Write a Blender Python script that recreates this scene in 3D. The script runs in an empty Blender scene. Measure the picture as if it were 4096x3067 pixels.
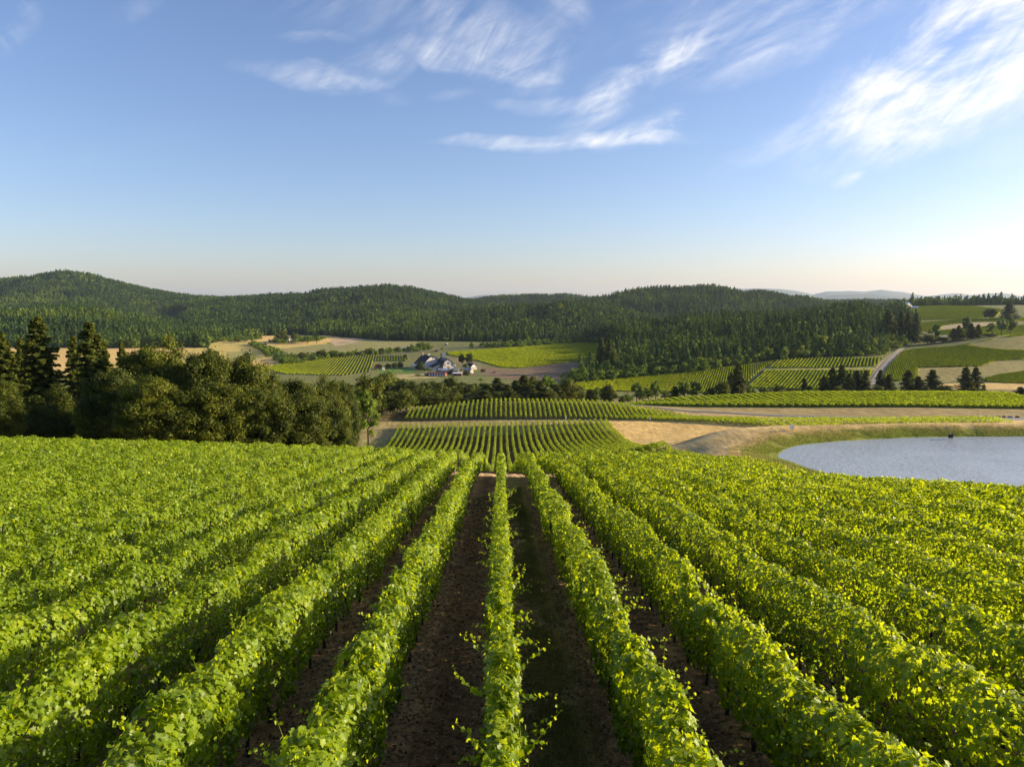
import bpy, math, random
import numpy as np
rng = np.random.default_rng(7)
C = bpy.context.scene.collection
PI = math.pi
# ------------------------------------------------------------------ camera model (camera at the origin)
F = 710.0; PITCH = math.atan(0.1175); YAW = math.radians(-0.9); U0, V0 = 512.0, 383.0
cp, sp = math.cos(PITCH), math.sin(PITCH); cy, sy = math.cos(YAW), math.sin(YAW)
def P(u, v, d):
    """point seen at pixel (u,v) whose distance along +Y is d"""
    dx = (u-U0)/F; dz = -(v-V0)/F
    X = dx; Y = cp+dz*sp; Z = -sp+dz*cp
    x = X*cy-Y*sy; y = X*sy+Y*cy
    k = d/y
    return np.array([x*k, d, Z*k])
def XU(u, d):
    """world x of image column u at distance d"""
    a = math.atan2(1.0, 1.0)  # unused
    dx = (np.asarray(u, float)-U0)/F*1.007
    return d*(dx*cy-sy)/(dx*sy+cy)
def UV(x, y, z):
    X = x*cy+y*sy; Y = -x*sy+y*cy
    f = Y*cp-z*sp; up = Y*sp+z*cp
    f = np.maximum(f, 1e-3)
    return U0+F*X/f, V0-F*up/f
# ------------------------------------------------------------------ noise
def _h(ix, iy, s):
    n = (ix.astype(np.int64)*374761393 + iy.astype(np.int64)*668265263 + s*1442695041) & 0xffffffff
    n = ((n ^ (n >> 13))*1274126177) & 0xffffffff
    return ((n ^ (n >> 16)) & 0xffff)/65535.0
def vn(x, y, s=0):
    x = np.asarray(x, float); y = np.asarray(y, float); x, y = np.broadcast_arrays(x, y)
    ix = np.floor(x); iy = np.floor(y); fx = x-ix; fy = y-iy
    fx = fx*fx*(3-2*fx); fy = fy*fy*(3-2*fy)
    a = _h(ix, iy, s); b = _h(ix+1, iy, s); c = _h(ix, iy+1, s); d = _h(ix+1, iy+1, s)
    return (a+(b-a)*fx+(c-a)*fy+(a-b-c+d)*fx*fy)*2-1
def fbm(x, y, s=0, o=4):
    t = 0; a = 1; tot = 0
    for i in range(o):
        t = t+a*vn(np.asarray(x)*2**i, np.asarray(y)*2**i, s+i*17); tot += a; a *= .5
    return t/tot
def ss(a, b, x):
    t = np.clip((x-a)/(b-a), 0, 1); return t*t*(3-2*t)
def pip(u, v, poly):
    u = np.asarray(u); v = np.asarray(v); ins = np.zeros(u.shape, bool); n = len(poly)
    for i in range(n):
        x1, y1 = poly[i]; x2, y2 = poly[(i+1) % n]
        if y1 == y2: continue
        c = ((y1 > v) != (y2 > v)) & (u < (x2-x1)*(v-y1)/(y2-y1)+x1)
        ins ^= c
    return ins
# ------------------------------------------------------------------ terrain
WATER = -41.0
_py = [60, 69, 133, 156, 180, 203, 230, 257, 275, 300, 318, 345]
_pz = [-14.6, -17.0, -32, -37, -41.2, -45, -50, -54, -55.6, -56, -56, -56]
def pond_s(x, y):
    """signed distance-like value to the pond shore (negative inside)"""
    r = (np.abs((x-158)/84.0)**2.4+np.abs((y-177)/32.5)**2.4)**(1/2.4)
    return (r-1)*45.0+1.2*fbm(x/14, y/14, 3)
def near(x, y):
    xl = np.maximum(-x, 0)
    yc = 69+.62*xl
    plane = -6.65-.150*y
    Z = np.interp(y, _py, _pz)
    Z = np.where(y < 60, -14.6+(60-y)*.225, Z)
    lat = np.interp(y, [80, 180, 205, 255, 285, 318, 340], [0, .075, .08, .045, .045, .025, .02])
    Z = Z-lat*np.clip(49-x, 0, 100)
    Z = Z+.085*.62*np.minimum(xl, 110)*(1-ss(0, 90, y-yc))*1.35
    k = 1.6
    h = np.clip(.5+.5*(Z-plane)/k, 0, 1)
    z = Z*(1-h)+plane*h-k*h*(1-h)
    pq = np.clip(x-14, 0, 45)*np.clip(y-34, 0, 35); z = z-.0056*pq/(1+pq/2600)*(1-ss(92, 138, y))
    z = z+4.5*ss(47, 80, x)*ss(165, 205, y)*(1-ss(225, 310, y))
    z = z+.9*fbm(x/60, y/60, 5)*ss(75, 160, y)*(1-.75*ss(-60,-40,x)*(1-ss(55,70,x)))
    return z
KU = np.array([-300, 0, 200, 300, 400, 500, 600, 700, 800, 900, 1024, 1300], float)
KD = np.array([330, 365, 400, 440, 480, 560, 700, 850, 1000, 1150, 1300, 1450, 1600, 1800, 2000, 2500, 3200, 9500], float)
H = np.array([
 # 330 365 400 440 480 560 700 850 1000 1150 1300 1450 1600 1800 2000 2500 3200
 [56, 59, 64, 70, 76, 84, 90, 92, 94, 94, 93, 92, 90, 92, 95,100,105,110],   # -300
 [56, 59, 64, 70, 76, 84, 90, 92, 94, 94, 93, 92, 90, 92, 95,100,105,110],   # 0
 [57, 60, 65, 71, 77, 84, 90, 93, 95, 95, 95, 93, 92, 95,100,102,105,110],   # 200
 [58, 60, 66, 72, 77, 84, 90, 93, 96, 96, 95, 93, 91, 94,100,102,105,110],   # 300
 [58, 57, 64, 71, 76, 82, 90, 93, 97, 98, 96, 92, 92, 97,100,102,105,110],   # 400
 [57, 53.2, 58, 66, 73, 80, 89, 93, 97, 95, 92, 90, 94, 97,100,102,105,110], # 500
 [57, 54, 58, 67, 73, 82, 90, 91, 93, 90, 88, 90, 94, 97,100,102,105,110],   # 600
 [58, 58.5, 62, 65, 67, 82, 89, 85, 84, 84, 84, 86, 90, 95,100,102,105,110], # 700
 [58.5, 61, 63, 63.5, 64.3, 80, 87, 80, 72, 74, 76, 80, 84, 88,92,98,105,110],# 800
 [59, 62, 63, 63.5, 64.3, 80, 84, 76, 68, 64, 62, 50, 38, 26, 20, 60,105,110],# 900
 [59, 62, 64, 64.5, 65, 80, 80, 70, 49, 58, 56, 44, 32, 19, 17, 60,105,110],  # 1024
 [59, 62, 64, 64.5, 65, 78, 78, 68, 49, 50, 50, 40, 30, 18, 17, 60,105,110]], float)
def _cr(a, b, c, d, t):
    return b+.5*t*(c-a+t*(2*a-5*b+4*c-d+t*(3*(b-c)+d-a)))
LKD = np.log(KD)
def table(u, d):
    u = np.clip(u, KU[0], KU[-1]-1e-3); l = np.clip(np.log(d), LKD[0], LKD[-1]-1e-6)
    i = np.searchsorted(KU, u, 'right')-1; j = np.searchsorted(LKD, l, 'right')-1
    fu = (u-KU[i])/(KU[i+1]-KU[i]); fu = fu*fu*(3-2*fu)*.5+fu*.5
    fd = (l-LKD[j])/(LKD[j+1]-LKD[j])
    nj = len(KD)
    js = [np.clip(j+k, 0, nj-1) for k in (-1, 0, 1, 2)]
    r = []
    for q in (i, i+1):
        r.append(_cr(H[q, js[0]], H[q, js[1]], H[q, js[2]], H[q, js[3]], fd))
    return -(r[0]*(1-fu)+r[1]*fu)
RIDGES = [  # distance, base distance, tree allowance px, silhouette [(u, v)]
 (4600, 2700, 3.2, [(-300, 292), (-120, 284), (-40, 283), (0, 281), (43, 277), (66, 272.5), (81, 272.5), (106, 276), (124, 282), (149, 288), (180, 293.5), (212, 296.5), (240, 298.5), (270, 303), (330, 312)]),
 (2000, 1400, 8.0, [(-300, 312), (-80, 312), (0, 310), (50, 306), (87, 304.5), (120, 310), (149, 316), (187, 325), (204, 337), (216, 348)]),
 (3700, 2000, 4.2, [(170, 306), (200, 300), (230, 298), (250, 297), (294, 293.7), (310, 293), (325, 288.7), (356, 287.4), (384, 285), (409, 287), (424, 290), (449, 295), (470, 300), (510, 308), (560, 316)]),
 (2650, 1850, 6.0, [(225, 340), (262, 326), (300, 318), (340, 309), (372, 304), (398, 303.5), (420, 308), (445, 316), (470, 330)]),
 (2250, 1640, 8.0, [(366, 350), (380, 330), (393, 321), (406, 316), (424, 311.7), (444, 312), (468, 308), (486, 305), (500, 303.6), (524, 303), (537, 305), (562, 300.5), (590, 303), (620, 309), (660, 318), (700, 330)]),
 (3300, 2400, 5.0, [(540, 312), (570, 303), (596, 297), (612, 293.7), (629, 288.7), (662, 286.8), (711, 286.2), (736, 289), (774, 293.2), (801, 296.8), (815, 300), (850, 306), (900, 312)]),
 (4800, 3300, 3.0, [(420, 304), (461, 299), (480, 298), (499, 295.5), (525, 294.3), (562, 295), (596, 296.8), (630, 302), (700, 306), (790, 302), (860, 300), (930, 301), (1024, 300), (1300, 299)]),
 (1500, 870, 14.0, [(588, 352), (600, 336), (610, 320), (625, 316), (662, 317), (686, 310), (711, 308.6), (750, 308.5), (776, 306), (808, 304), (830, 300), (859, 299.5), (876, 303), (886, 312), (899, 317), (912, 322), (928, 332)]),
]
def ground(x, y):
    x = np.asarray(x, float); y = np.asarray(y, float)
    d = np.maximum(y, .5)
    n = near(x, d)
    u, _ = UV(x, d, np.full_like(d, 0)-d*.12)
    t = table(u, np.maximum(d, 330))
    t = t+1.3*fbm(x/140, y/140, 9)*ss(420, 700, d)
    z = n*(1-ss(322, 350, d))+t*ss(322, 350, d)
    far = d > 800
    if np.any(far):
        e = np.zeros_like(z)
        for D, B, tr, sil in RIDGES:
            su = [a for a, b in sil]; sv = [b for a, b in sil]
            v = np.interp(u, su, sv)+tr
            zr = -(v-299.0)/714.5*D
            D2 = D; w = ss(B, D2, d)**.9*(1-ss(D2, D2+(D2-B)*1.2, d))
            edge = ss(su[0], su[0]+25, u)*(1-ss(su[-1]-25, su[-1], u)) if su[0] > -200 else (1-ss(su[-1]-25, su[-1], u))
            if su[-1] > 1200: edge = ss(su[0], su[0]+25, u)
            g = fbm(x/(D*.085), y/(D*.12), 31+int(D), 4)
            hh = np.maximum(zr-t, 0)*edge*w
            hh = hh*(1+.85*g*np.sqrt(np.clip(1-w, 0, 1))*(w > 0))
            e = np.maximum(e, hh)
        z = np.where(far, z+e, z)
    lim = -.273*np.clip(d, 60, 152)-.3
    wl = ss(49.6, 55, x)*ss(62, 76, d)*(1-ss(156, 186, d)); z = z+(np.minimum(z, lim)-z)*wl
    # the pond basin and its rim
    s = pond_s(x, d)
    yb = ss(192, 214, d); r1 = 5+1.5*yb
    rim = np.interp(s/r1, [-8, -.5, 0, 1, 1.9], [-4, -.7, -.02, 1.2, 1.3]); rim = WATER+np.where(rim > 0, rim*(.55+1.45*yb), rim)
    k = 1-np.clip((s-(7+6*yb))/(8+yb*(9+25*(1-ss(80, 112, x)))), 0, 1)**.8; k = k*k*(3-2*k)*(1-yb+yb*ss(32, 76, x))
    r2 = rim
    z = np.where((d > 110) & (d < 260) & (x > 25), z*(1-k)+r2*k, z)
    ph_ = np.abs(x/SP-np.floor(x/SP)-.5); z = z-.045*np.exp(-((ph_-.24)/.06)**2)*(d < 75)+.035*fbm(x*3.3, y*3.3, 78, 3)*(d < 45)
    # headland bench and small relief
    z = z+.05*fbm(x*1.1, y*1.1, 77, 3)*(d < 90)
    return z
def gz(x, y): return float(ground(np.array([x]), np.array([y]))[0])
# ------------------------------------------------------------------ helpers
def tag(o, label=None, cat=None, group=None, kind=None):
    if label: o['label'] = label
    if cat: o['category'] = cat
    if group: o['group'] = group
    if kind: o['kind'] = kind
    return o
def empty(name, loc, rz=0):
    o = bpy.data.objects.new(name, None); C.objects.link(o); o.location = loc; o.rotation_euler.z = rz
    o.empty_display_size = .2
    return o
def mesh_np(name, V, Fc, mat=None, attrs=None, smooth=False):
    V = np.ascontiguousarray(V, np.float32); me = bpy.data.meshes.new(name)
    if isinstance(Fc, (list, tuple)) and len(Fc) and isinstance(Fc[0], np.ndarray) and Fc[0].ndim == 2: groups = Fc
    else: groups = [np.asarray(Fc)]
    idx = np.concatenate([g.ravel() for g in groups]).astype(np.int32)
    tot = np.concatenate([np.full(len(g), g.shape[1]) for g in groups]).astype(np.int32)
    st = np.concatenate([[0], np.cumsum(tot)[:-1]]).astype(np.int32)
    me.vertices.add(len(V)); me.vertices.foreach_set('co', V.ravel())
    me.loops.add(len(idx)); me.loops.foreach_set('vertex_index', idx)
    me.polygons.add(len(tot)); me.polygons.foreach_set('loop_start', st)
    me.polygons.foreach_set('loop_total', tot)
    me.update(calc_edges=True)
    if smooth: me.polygons.foreach_set('use_smooth', np.ones(len(tot), bool))
    for k, a in (attrs or {}).items():
        a = np.asarray(a, np.float32)
        if a.ndim == 1:
            at = me.attributes.new(k, 'FLOAT', 'POINT'); at.data.foreach_set('value', a)
        else:
            at = me.attributes.new(k, 'FLOAT_COLOR', 'POINT'); at.data.foreach_set('color', np.c_[a, np.ones(len(a))].astype(np.float32).ravel())
    if mat: me.materials.append(mat)
    return me
def obj(name, me, parent=None, loc=None):
    o = bpy.data.objects.new(name, me); C.objects.link(o)
    if parent: o.parent = parent
    if loc is not None: o.location = loc
    return o
class MB:
    def __init__(s): s.v = []; s.f = []
    def box(s, x0, x1, y0, y1, z0, z1):
        b = len(s.v)
        s.v += [(x0,y0,z0),(x1,y0,z0),(x1,y1,z0),(x0,y1,z0),(x0,y0,z1),(x1,y0,z1),(x1,y1,z1),(x0,y1,z1)]
        s.f += [tuple(b+i for i in q) for q in ((3,2,1,0),(4,5,6,7),(0,1,5,4),(1,2,6,5),(2,3,7,6),(3,0,4,7))]; return s
    def prism(s, pts, a0, a1, axis='y'):
        """2-D outline (x,z) extruded along y (or (y,z) along x)"""
        n = len(pts); b = len(s.v)
        for a in (a0, a1):
            for p, q in pts: s.v.append((p, a, q) if axis == 'y' else (a, p, q))
        s.f.append(tuple(range(b, b+n))); s.f.append(tuple(range(b+2*n-1, b+n-1, -1)))
        for i in range(n):
            j = (i+1) % n; s.f.append((b+i, b+n+i, b+n+j, b+j))
        return s
    def tube(s, pts, rs, n=6):
        pts = [np.array(p, float) for p in pts]; b = len(s.v)
        for i, p in enumerate(pts):
            t = pts[min(i+1, len(pts)-1)]-pts[max(i-1, 0)]; t = t/(np.linalg.norm(t)+1e-9)
            a = np.cross(t, (0, 0, 1.)) if abs(t[2]) < .9 else np.cross(t, (1., 0, 0)); a /= np.linalg.norm(a); c = np.cross(t, a)
            r = rs[i] if hasattr(rs, '__len__') else rs
            for k in range(n):
                s.v.append(tuple(p+r*(math.cos(2*PI*k/n)*a+math.sin(2*PI*k/n)*c)))
        for i in range(len(pts)-1):
            for k in range(n):
                q = b+i*n+k; w = b+i*n+(k+1) % n; s.f.append((q, w, w+n, q+n))
        s.f.append(tuple(range(b+n-1, b-1, -1))); s.f.append(tuple(range(b+(len(pts)-1)*n, b+len(pts)*n)))
        return s
    def mesh(s, name, mat):
        me = bpy.data.meshes.new(name); me.from_pydata(s.v, [], s.f); me.update(); me.materials.append(mat); return me
    def build(s, name, mat, parent=None, loc=None): return obj(name, s.mesh(name, mat), parent, loc)
# ------------------------------------------------------------------ materials
def newmat(name):
    m = bpy.data.materials.new(name); m.use_nodes = True; nt = m.node_tree; nt.nodes.clear()
    out = nt.nodes.new('ShaderNodeOutputMaterial'); return m, nt, out
def nd(nt, t, **kw):
    n = nt.nodes.new(t)
    for k, v in kw.items():
        if k.startswith('i_'): n.inputs[k[2:].replace('_', ' ')].default_value = v
        else: setattr(n, k, v)
    return n
def lk(nt, a, b): nt.links.new(a, b)
def ramp(nt, stops):
    r = nt.nodes.new('ShaderNodeValToRGB'); e = r.color_ramp.elements
    while len(e) > 1: e.remove(e[-1])
    e[0].position = stops[0][0]; e[0].color = (*stops[0][1], 1)
    for p, c in stops[1:]:
        q = e.new(p); q.color = (*c, 1)
    return r
def simple(name, col, rough=.7, noise=.15, scale=2.0, metal=0.0, spec=.4):
    m, nt, out = newmat(name)
    b = nd(nt, 'ShaderNodeBsdfPrincipled'); b.inputs['Roughness'].default_value = rough; b.inputs['Metallic'].default_value = metal
    b.inputs['Specular IOR Level'].default_value = spec
    g = nd(nt, 'ShaderNodeTexCoord'); n = nd(nt, 'ShaderNodeTexNoise'); n.inputs['Scale'].default_value = scale; n.inputs['Detail'].default_value = 6
    lk(nt, g.outputs['Object'], n.inputs['Vector'])
    r = ramp(nt, [(.25, tuple(c*(1-noise) for c in col)), (.75, tuple(min(1, c*(1+noise)) for c in col))])
    lk(nt, n.outputs['Fac'], r.inputs['Fac']); lk(nt, r.outputs['Color'], b.inputs['Base Color'])
    bp = nd(nt, 'ShaderNodeBump'); bp.inputs['Strength'].default_value = .25; bp.inputs['Distance'].default_value = .05
    lk(nt, n.outputs['Fac'], bp.inputs['Height']); lk(nt, bp.outputs['Normal'], b.inputs['Normal'])
    lk(nt, b.outputs[0], out.inputs[0]); return m
def foliage(name, stops, tstops, trans=.35, rough=.5, spec=.35, wscale=0.0, instancer=False, hue=0.0):
    """leaf material: tint attribute (0 old/dark .. 1 young/yellow) through a ramp, plus light through the leaf"""
    m, nt, out = newmat(name)
    at = nd(nt, 'ShaderNodeAttribute'); at.attribute_name = 'tint'
    fac = at.outputs['Fac']
    if instancer:
        ai = nd(nt, 'ShaderNodeAttribute'); ai.attribute_name = 'itint'; ai.attribute_type = 'INSTANCER'
        mm = nd(nt, 'ShaderNodeMath', operation='MULTIPLY'); mm.inputs[1].default_value = .35; lk(nt, fac, mm.inputs[0])
        ad = nd(nt, 'ShaderNodeMath', operation='ADD'); lk(nt, mm.outputs[0], ad.inputs[0]); lk(nt, ai.outputs['Fac'], ad.inputs[1]); fac = ad.outputs[0]
    elif hue:
        oi = nd(nt, 'ShaderNodeObjectInfo'); mm = nd(nt, 'ShaderNodeMath', operation='MULTIPLY_ADD'); mm.inputs[1].default_value = hue; mm.inputs[2].default_value = -hue*.5
        lk(nt, oi.outputs['Random'], mm.inputs[0]); ad = nd(nt, 'ShaderNodeMath', operation='ADD'); lk(nt, mm.outputs[0], ad.inputs[0]); lk(nt, fac, ad.inputs[1]); fac = ad.outputs[0]
    r = ramp(nt, stops); lk(nt, fac, r.inputs['Fac'])
    r2 = ramp(nt, tstops); lk(nt, fac, r2.inputs['Fac'])
    b = nd(nt, 'ShaderNodeBsdfPrincipled'); b.inputs['Roughness'].default_value = rough; b.inputs['Specular IOR Level'].default_value = spec
    lk(nt, r.outputs[0], b.inputs['Base Color'])
    t = nd(nt, 'ShaderNodeBsdfTranslucent'); lk(nt, r2.outputs[0], t.inputs['Color'])
    mx = nd(nt, 'ShaderNodeMixShader'); mx.inputs[0].default_value = trans
    lk(nt, b.outputs[0], mx.inputs[1]); lk(nt, t.outputs[0], mx.inputs[2]); lk(nt, mx.outputs[0], out.inputs[0]); return m
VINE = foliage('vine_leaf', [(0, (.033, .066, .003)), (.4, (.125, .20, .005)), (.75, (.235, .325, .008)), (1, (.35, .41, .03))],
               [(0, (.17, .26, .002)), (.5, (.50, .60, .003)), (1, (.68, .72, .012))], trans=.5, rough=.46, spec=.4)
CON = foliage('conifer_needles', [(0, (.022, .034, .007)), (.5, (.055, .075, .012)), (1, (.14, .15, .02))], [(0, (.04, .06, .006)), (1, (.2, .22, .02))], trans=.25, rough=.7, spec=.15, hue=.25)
OAK = foliage('broad_leaves', [(0, (.018, .032, .004)), (.5, (.072, .092, .008)), (1, (.20, .205, .014))], [(0, (.05, .08, .005)), (1, (.24, .28, .015))], trans=.28, rough=.6, spec=.2, hue=.3)
OAKL = foliage('light_leaves', [(0, (.05, .09, .01)), (.5, (.11, .17, .015)), (1, (.2, .26, .03))], [(0, (.14, .24, .01)), (1, (.36, .45, .03))], trans=.35, rough=.6, spec=.2, hue=.3)
REDL = foliage('copper_leaves', [(0, (.03, .01, .01)), (1, (.10, .03, .02))], [(0, (.06, .01, .01)), (1, (.15, .03, .02))], trans=.2, rough=.6, spec=.2)
FOR = foliage('forest_leaves', [(0, (.020, .050, .026)), (.25, (.055, .115, .034)), (.55, (.13, .20, .028)), (1, (.27, .31, .03))],
              [(0, (.03, .06, .015)), (1, (.3, .36, .02))], trans=.25, rough=.75, spec=.1, instancer=True)
BARK = simple('bark', (.07, .05, .035), .9, .35, 5)
VBARK = simple('vine_bark', (.035, .024, .016), .95, .4, 14)
# ------------------------------------------------------------------ leaves
def frames(n):
    n = n/(np.linalg.norm(n, axis=1, keepdims=True)+1e-9)
    r = rng.normal(size=n.shape); r[:, 2] -= 1.1
    t = r-(r*n).sum(1, keepdims=True)*n; t /= (np.linalg.norm(t, axis=1, keepdims=True)+1e-9)
    return n, t, np.cross(n, t)
K_KITE = np.array([(0, 0, 0), (.5, .38, .10), (0, 1, -.04), (-.5, .38, .10)]); F_KITE = np.array([(0, 1, 2), (0, 2, 3)])
_lf = [(0, 0), (.30, -.10), (.52, .12), (.40, .30), (.60, .55), (.30, .60), (.16, .82), (0, 1.0), (-.16, .82), (-.30, .60), (-.60, .55), (-.40, .30), (-.52, .12), (-.30, -.10)]
K_LEAF = np.array([(x, y, .22*abs(x)-.12*y*y) for x, y in _lf]+[(0, .34, -.03)]); F_LEAF = np.array([(14, i, (i+1) % 14) for i in range(14)])
K_TRI = np.array([(-.42, 0, 0), (.42, .1, 0), (0, 1, 0)]); F_TRI = np.array([(0, 1, 2)])
def leaves(p, n, size, tint, K=K_KITE, FF=F_KITE):
    n, t, s = frames(n); k = len(K); N = len(p)
    c = K[None, :, :]*size[:, None, None]
    V = p[:, None, :]+c[:, :, 0:1]*s[:, None, :]+(c[:, :, 1:2]-.35*size[:, None, None])*t[:, None, :]+c[:, :, 2:3]*n[:, None, :]
    Fc = (FF[None]+(np.arange(N)*k)[:, None, None]).reshape(-1, FF.shape[1])
    return V.reshape(-1, 3), Fc, np.repeat(tint, k)
def join(parts):
    V = []; Fs = []; T = []; o = 0
    for v, f, t in parts:
        if len(v) == 0: continue
        V.append(v); Fs.append(f+o); T.append(t); o += len(v)
    return np.concatenate(V), np.concatenate(Fs), np.concatenate(T)
# ------------------------------------------------------------------ vine rows
SP = 2.4
def canopy(x0, ya, yb, per_m, size, K, FF, seed, bot=.42, top=2.30, wid=.235):
    n = int((yb-ya)*per_m)
    if n < 3: return (np.zeros((0, 3)), np.zeros((0, 3), int), np.zeros(0))
    y = rng.uniform(ya, yb, n)
    Ht = top+.20*vn(y*.62, seed, 1)+.14*vn(y*2.1, seed, 2)+.09*vn(y*6, seed, 3)
    vig = ss(.35, .8, vn(y*.71, seed*1.7, 21))*(.35+.25*vn(y*3, seed, 22)); Ht = Ht-vig; big = ss(.2, .9, vn(y*.16, seed*2.3, 23)); Ht = Ht+.14*big
    Hb = bot+.16*vn(y*1.1, seed, 4)+.1*vn(y*3.3, seed, 5)
    a = rng.random(n); side = np.where(rng.random(n) < .5, -1., 1.)
    w = wid*(1.02+.45*vn(y*.8, seed, 6)+.35*vn(y*2.4, seed+side*7, 7))
    h = Hb+(Ht-Hb)*rng.random(n)**.85
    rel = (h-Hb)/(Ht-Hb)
    prof = np.sqrt(np.clip(1-(np.abs(rel-.55)/.62)**2.6, .05, 1))
    bump = 1+.32*vn(y*3.1, h*3.1+seed*3, 8+0)
    x = side*w*prof*bump+rng.normal(0, .035, n)
    nx = side*1.0; w = w*(1+.25*big); nz = .25+.9*ss(.6, 1, rel); ny = rng.normal(0, .45, n)
    tp = a < .20                                   # the crest of the canopy
    x = np.where(tp, rng.uniform(-1, 1, n)*w*.9, x); h = np.where(tp, Ht-.10*(np.abs(x)/np.maximum(w, .05))**2+rng.normal(0, .05, n), h)
    nx = np.where(tp, x*2.0, nx); nz = np.where(tp, 1., nz)
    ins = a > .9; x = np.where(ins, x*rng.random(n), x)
    mx = .07*vn(y*.35, seed, 11)+.05*vn(y*1.1, seed, 12)
    N = np.c_[nx+rng.normal(0, .42, n), ny, nz+rng.normal(0, .42, n)]
    X = x0+x+mx
    p = np.c_[X, y, h+ground(np.full(n, x0), y)]
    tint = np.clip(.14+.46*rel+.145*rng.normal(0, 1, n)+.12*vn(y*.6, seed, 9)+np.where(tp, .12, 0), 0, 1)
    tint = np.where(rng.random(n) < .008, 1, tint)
    sz = size*rng.uniform(.65, 1.25, n)
    return leaves(p, N, sz, tint, K, FF)
def tube_np(pts, r):
    """thin three-sided stem"""
    pts = np.asarray(pts); m = len(pts); V = []
    for i in range(m):
        rr = r*(1-.7*i/(m-1))
        for k in range(3):
            a = 2*PI*k/3; V.append(pts[i]+rr*np.array([math.cos(a), math.sin(a), 0]))
    Fs = []
    for i in range(m-1):
        for k in range(3):
            q = i*3+k; w = i*3+(k+1) % 3; Fs += [(q, w, w+3), (q, w+3, q+3)]
    return np.array(V), np.array(Fs), np.full(m*3, .55)
def shoots(x0, ya, yb, per_m, seed, K, FF, ls=.085):
    out = []; n = int((yb-ya)*per_m)
    for i in range(n):
        y = rng.uniform(ya, yb); side = rng.choice([-1, 1]); L = rng.uniform(.3, .8)
        if rng.random() < .6: st = np.array([x0+rng.uniform(-.2, .2), y, gz(x0, y)+2.12]); dr = np.array([side*rng.uniform(0, .45), rng.normal(0, .4), 1.0])
        else: st = np.array([x0+side*.25, y, gz(x0, y)+rng.uniform(1.4, 2.15)]); dr = np.array([side*1.0, rng.normal(0, .5), .55])
        dr = dr/np.linalg.norm(dr); m = 7; pts = []; q = st.copy(); cv = rng.normal(0, .12, 3)
        for k in range(m):
            pts.append(q.copy()); q = q+dr*L/(m-1); dr = dr+cv+np.array([side*.05, 0, -.17*(k/m)*1.6]); dr /= np.linalg.norm(dr)
        out.append(tube_np(pts, .006))
        pp = np.array(pts[1:]); pp = np.repeat(pp, 2, 0)+rng.normal(0, .03, (2*(m-1), 3))
        szs = ls*np.linspace(1.2, .45, len(pp))
        out.append(leaves(pp, rng.normal(size=pp.shape)+np.array([side*.3, 0, .6]), szs, np.clip(np.linspace(.4, .8, len(pp))+rng.normal(0, .08, len(pp)), 0, 1), K, FF))
    return out
ORD = 'first second third fourth fifth sixth seventh eighth ninth tenth eleventh twelfth thirteenth fourteenth fifteenth sixteenth seventeenth eighteenth nineteenth twentieth'.split()
TENS = {20: 'twenty', 30: 'thirty', 40: 'forty', 50: 'fifty', 60: 'sixty', 70: 'seventy', 80: 'eighty', 90: 'ninety'}
def nth(n):
    if n <= 20: return ORD[n-1]
    if n % 10 == 0: return TENS[n][:-1]+'ieth'
    return TENS[n//10*10]+'-'+ORD[n % 10-1]
def endA(x): return 68.5+.62*max(0, -x)-.05*max(0, x)
TRUNKS = []
for k in range(5):
    m = MB(); r0 = .034*rng.uniform(.8, 1.25); pts = [(0, 0, -.08)]; x = y = 0
    for z in (.2, .42, .62, .8, .95):
        x += rng.normal(0, .018); y += rng.normal(0, .03); pts.append((x, y, z))
    m.tube(pts, [r0*1.25, r0, r0*.85, r0*.9, r0*1.05, r0*1.3], 7)
    m.tube([(x, y, .84), (x+.01, y+.22, .93), (x, y+.5, .95)], [r0*.6, r0*.45, r0*.3], 5)
    m.tube([(x, y, .84), (x, y-.2, .92), (x+.01, y-.5, .95)], [r0*.6, r0*.45, r0*.3], 5)
    TRUNKS.append(m.mesh('trunk', VBARK))
STEEL = simple('galvanised_steel', (.32, .32, .3), .45, .2, 6, metal=.7)
POSTM = MB().box(-.02, .02, -.028, .028, -.1, 2.02); POSTM.box(-.032, .032, -.004, .004, 1.25, 1.27); POSTM.box(-.032, .032, -.004, .004, 1.6, 1.62)
WOOD = simple('weathered_post', (.16, .12, .085), .9, .35, 8)
POST = POSTM.mesh('post', STEEL)
_w = MB(); _w.tube([(0, 0, -.2), (0, .02, 1.0), (0, .0, 2.05)], [.06, .055, .05], 9); _w.tube([(0, -.05, 1.7), (0, -1.1, 0)], [.004, .004], 4)
ENDPOST = _w.mesh('end_post', WOOD)
NEARA = 8
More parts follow.
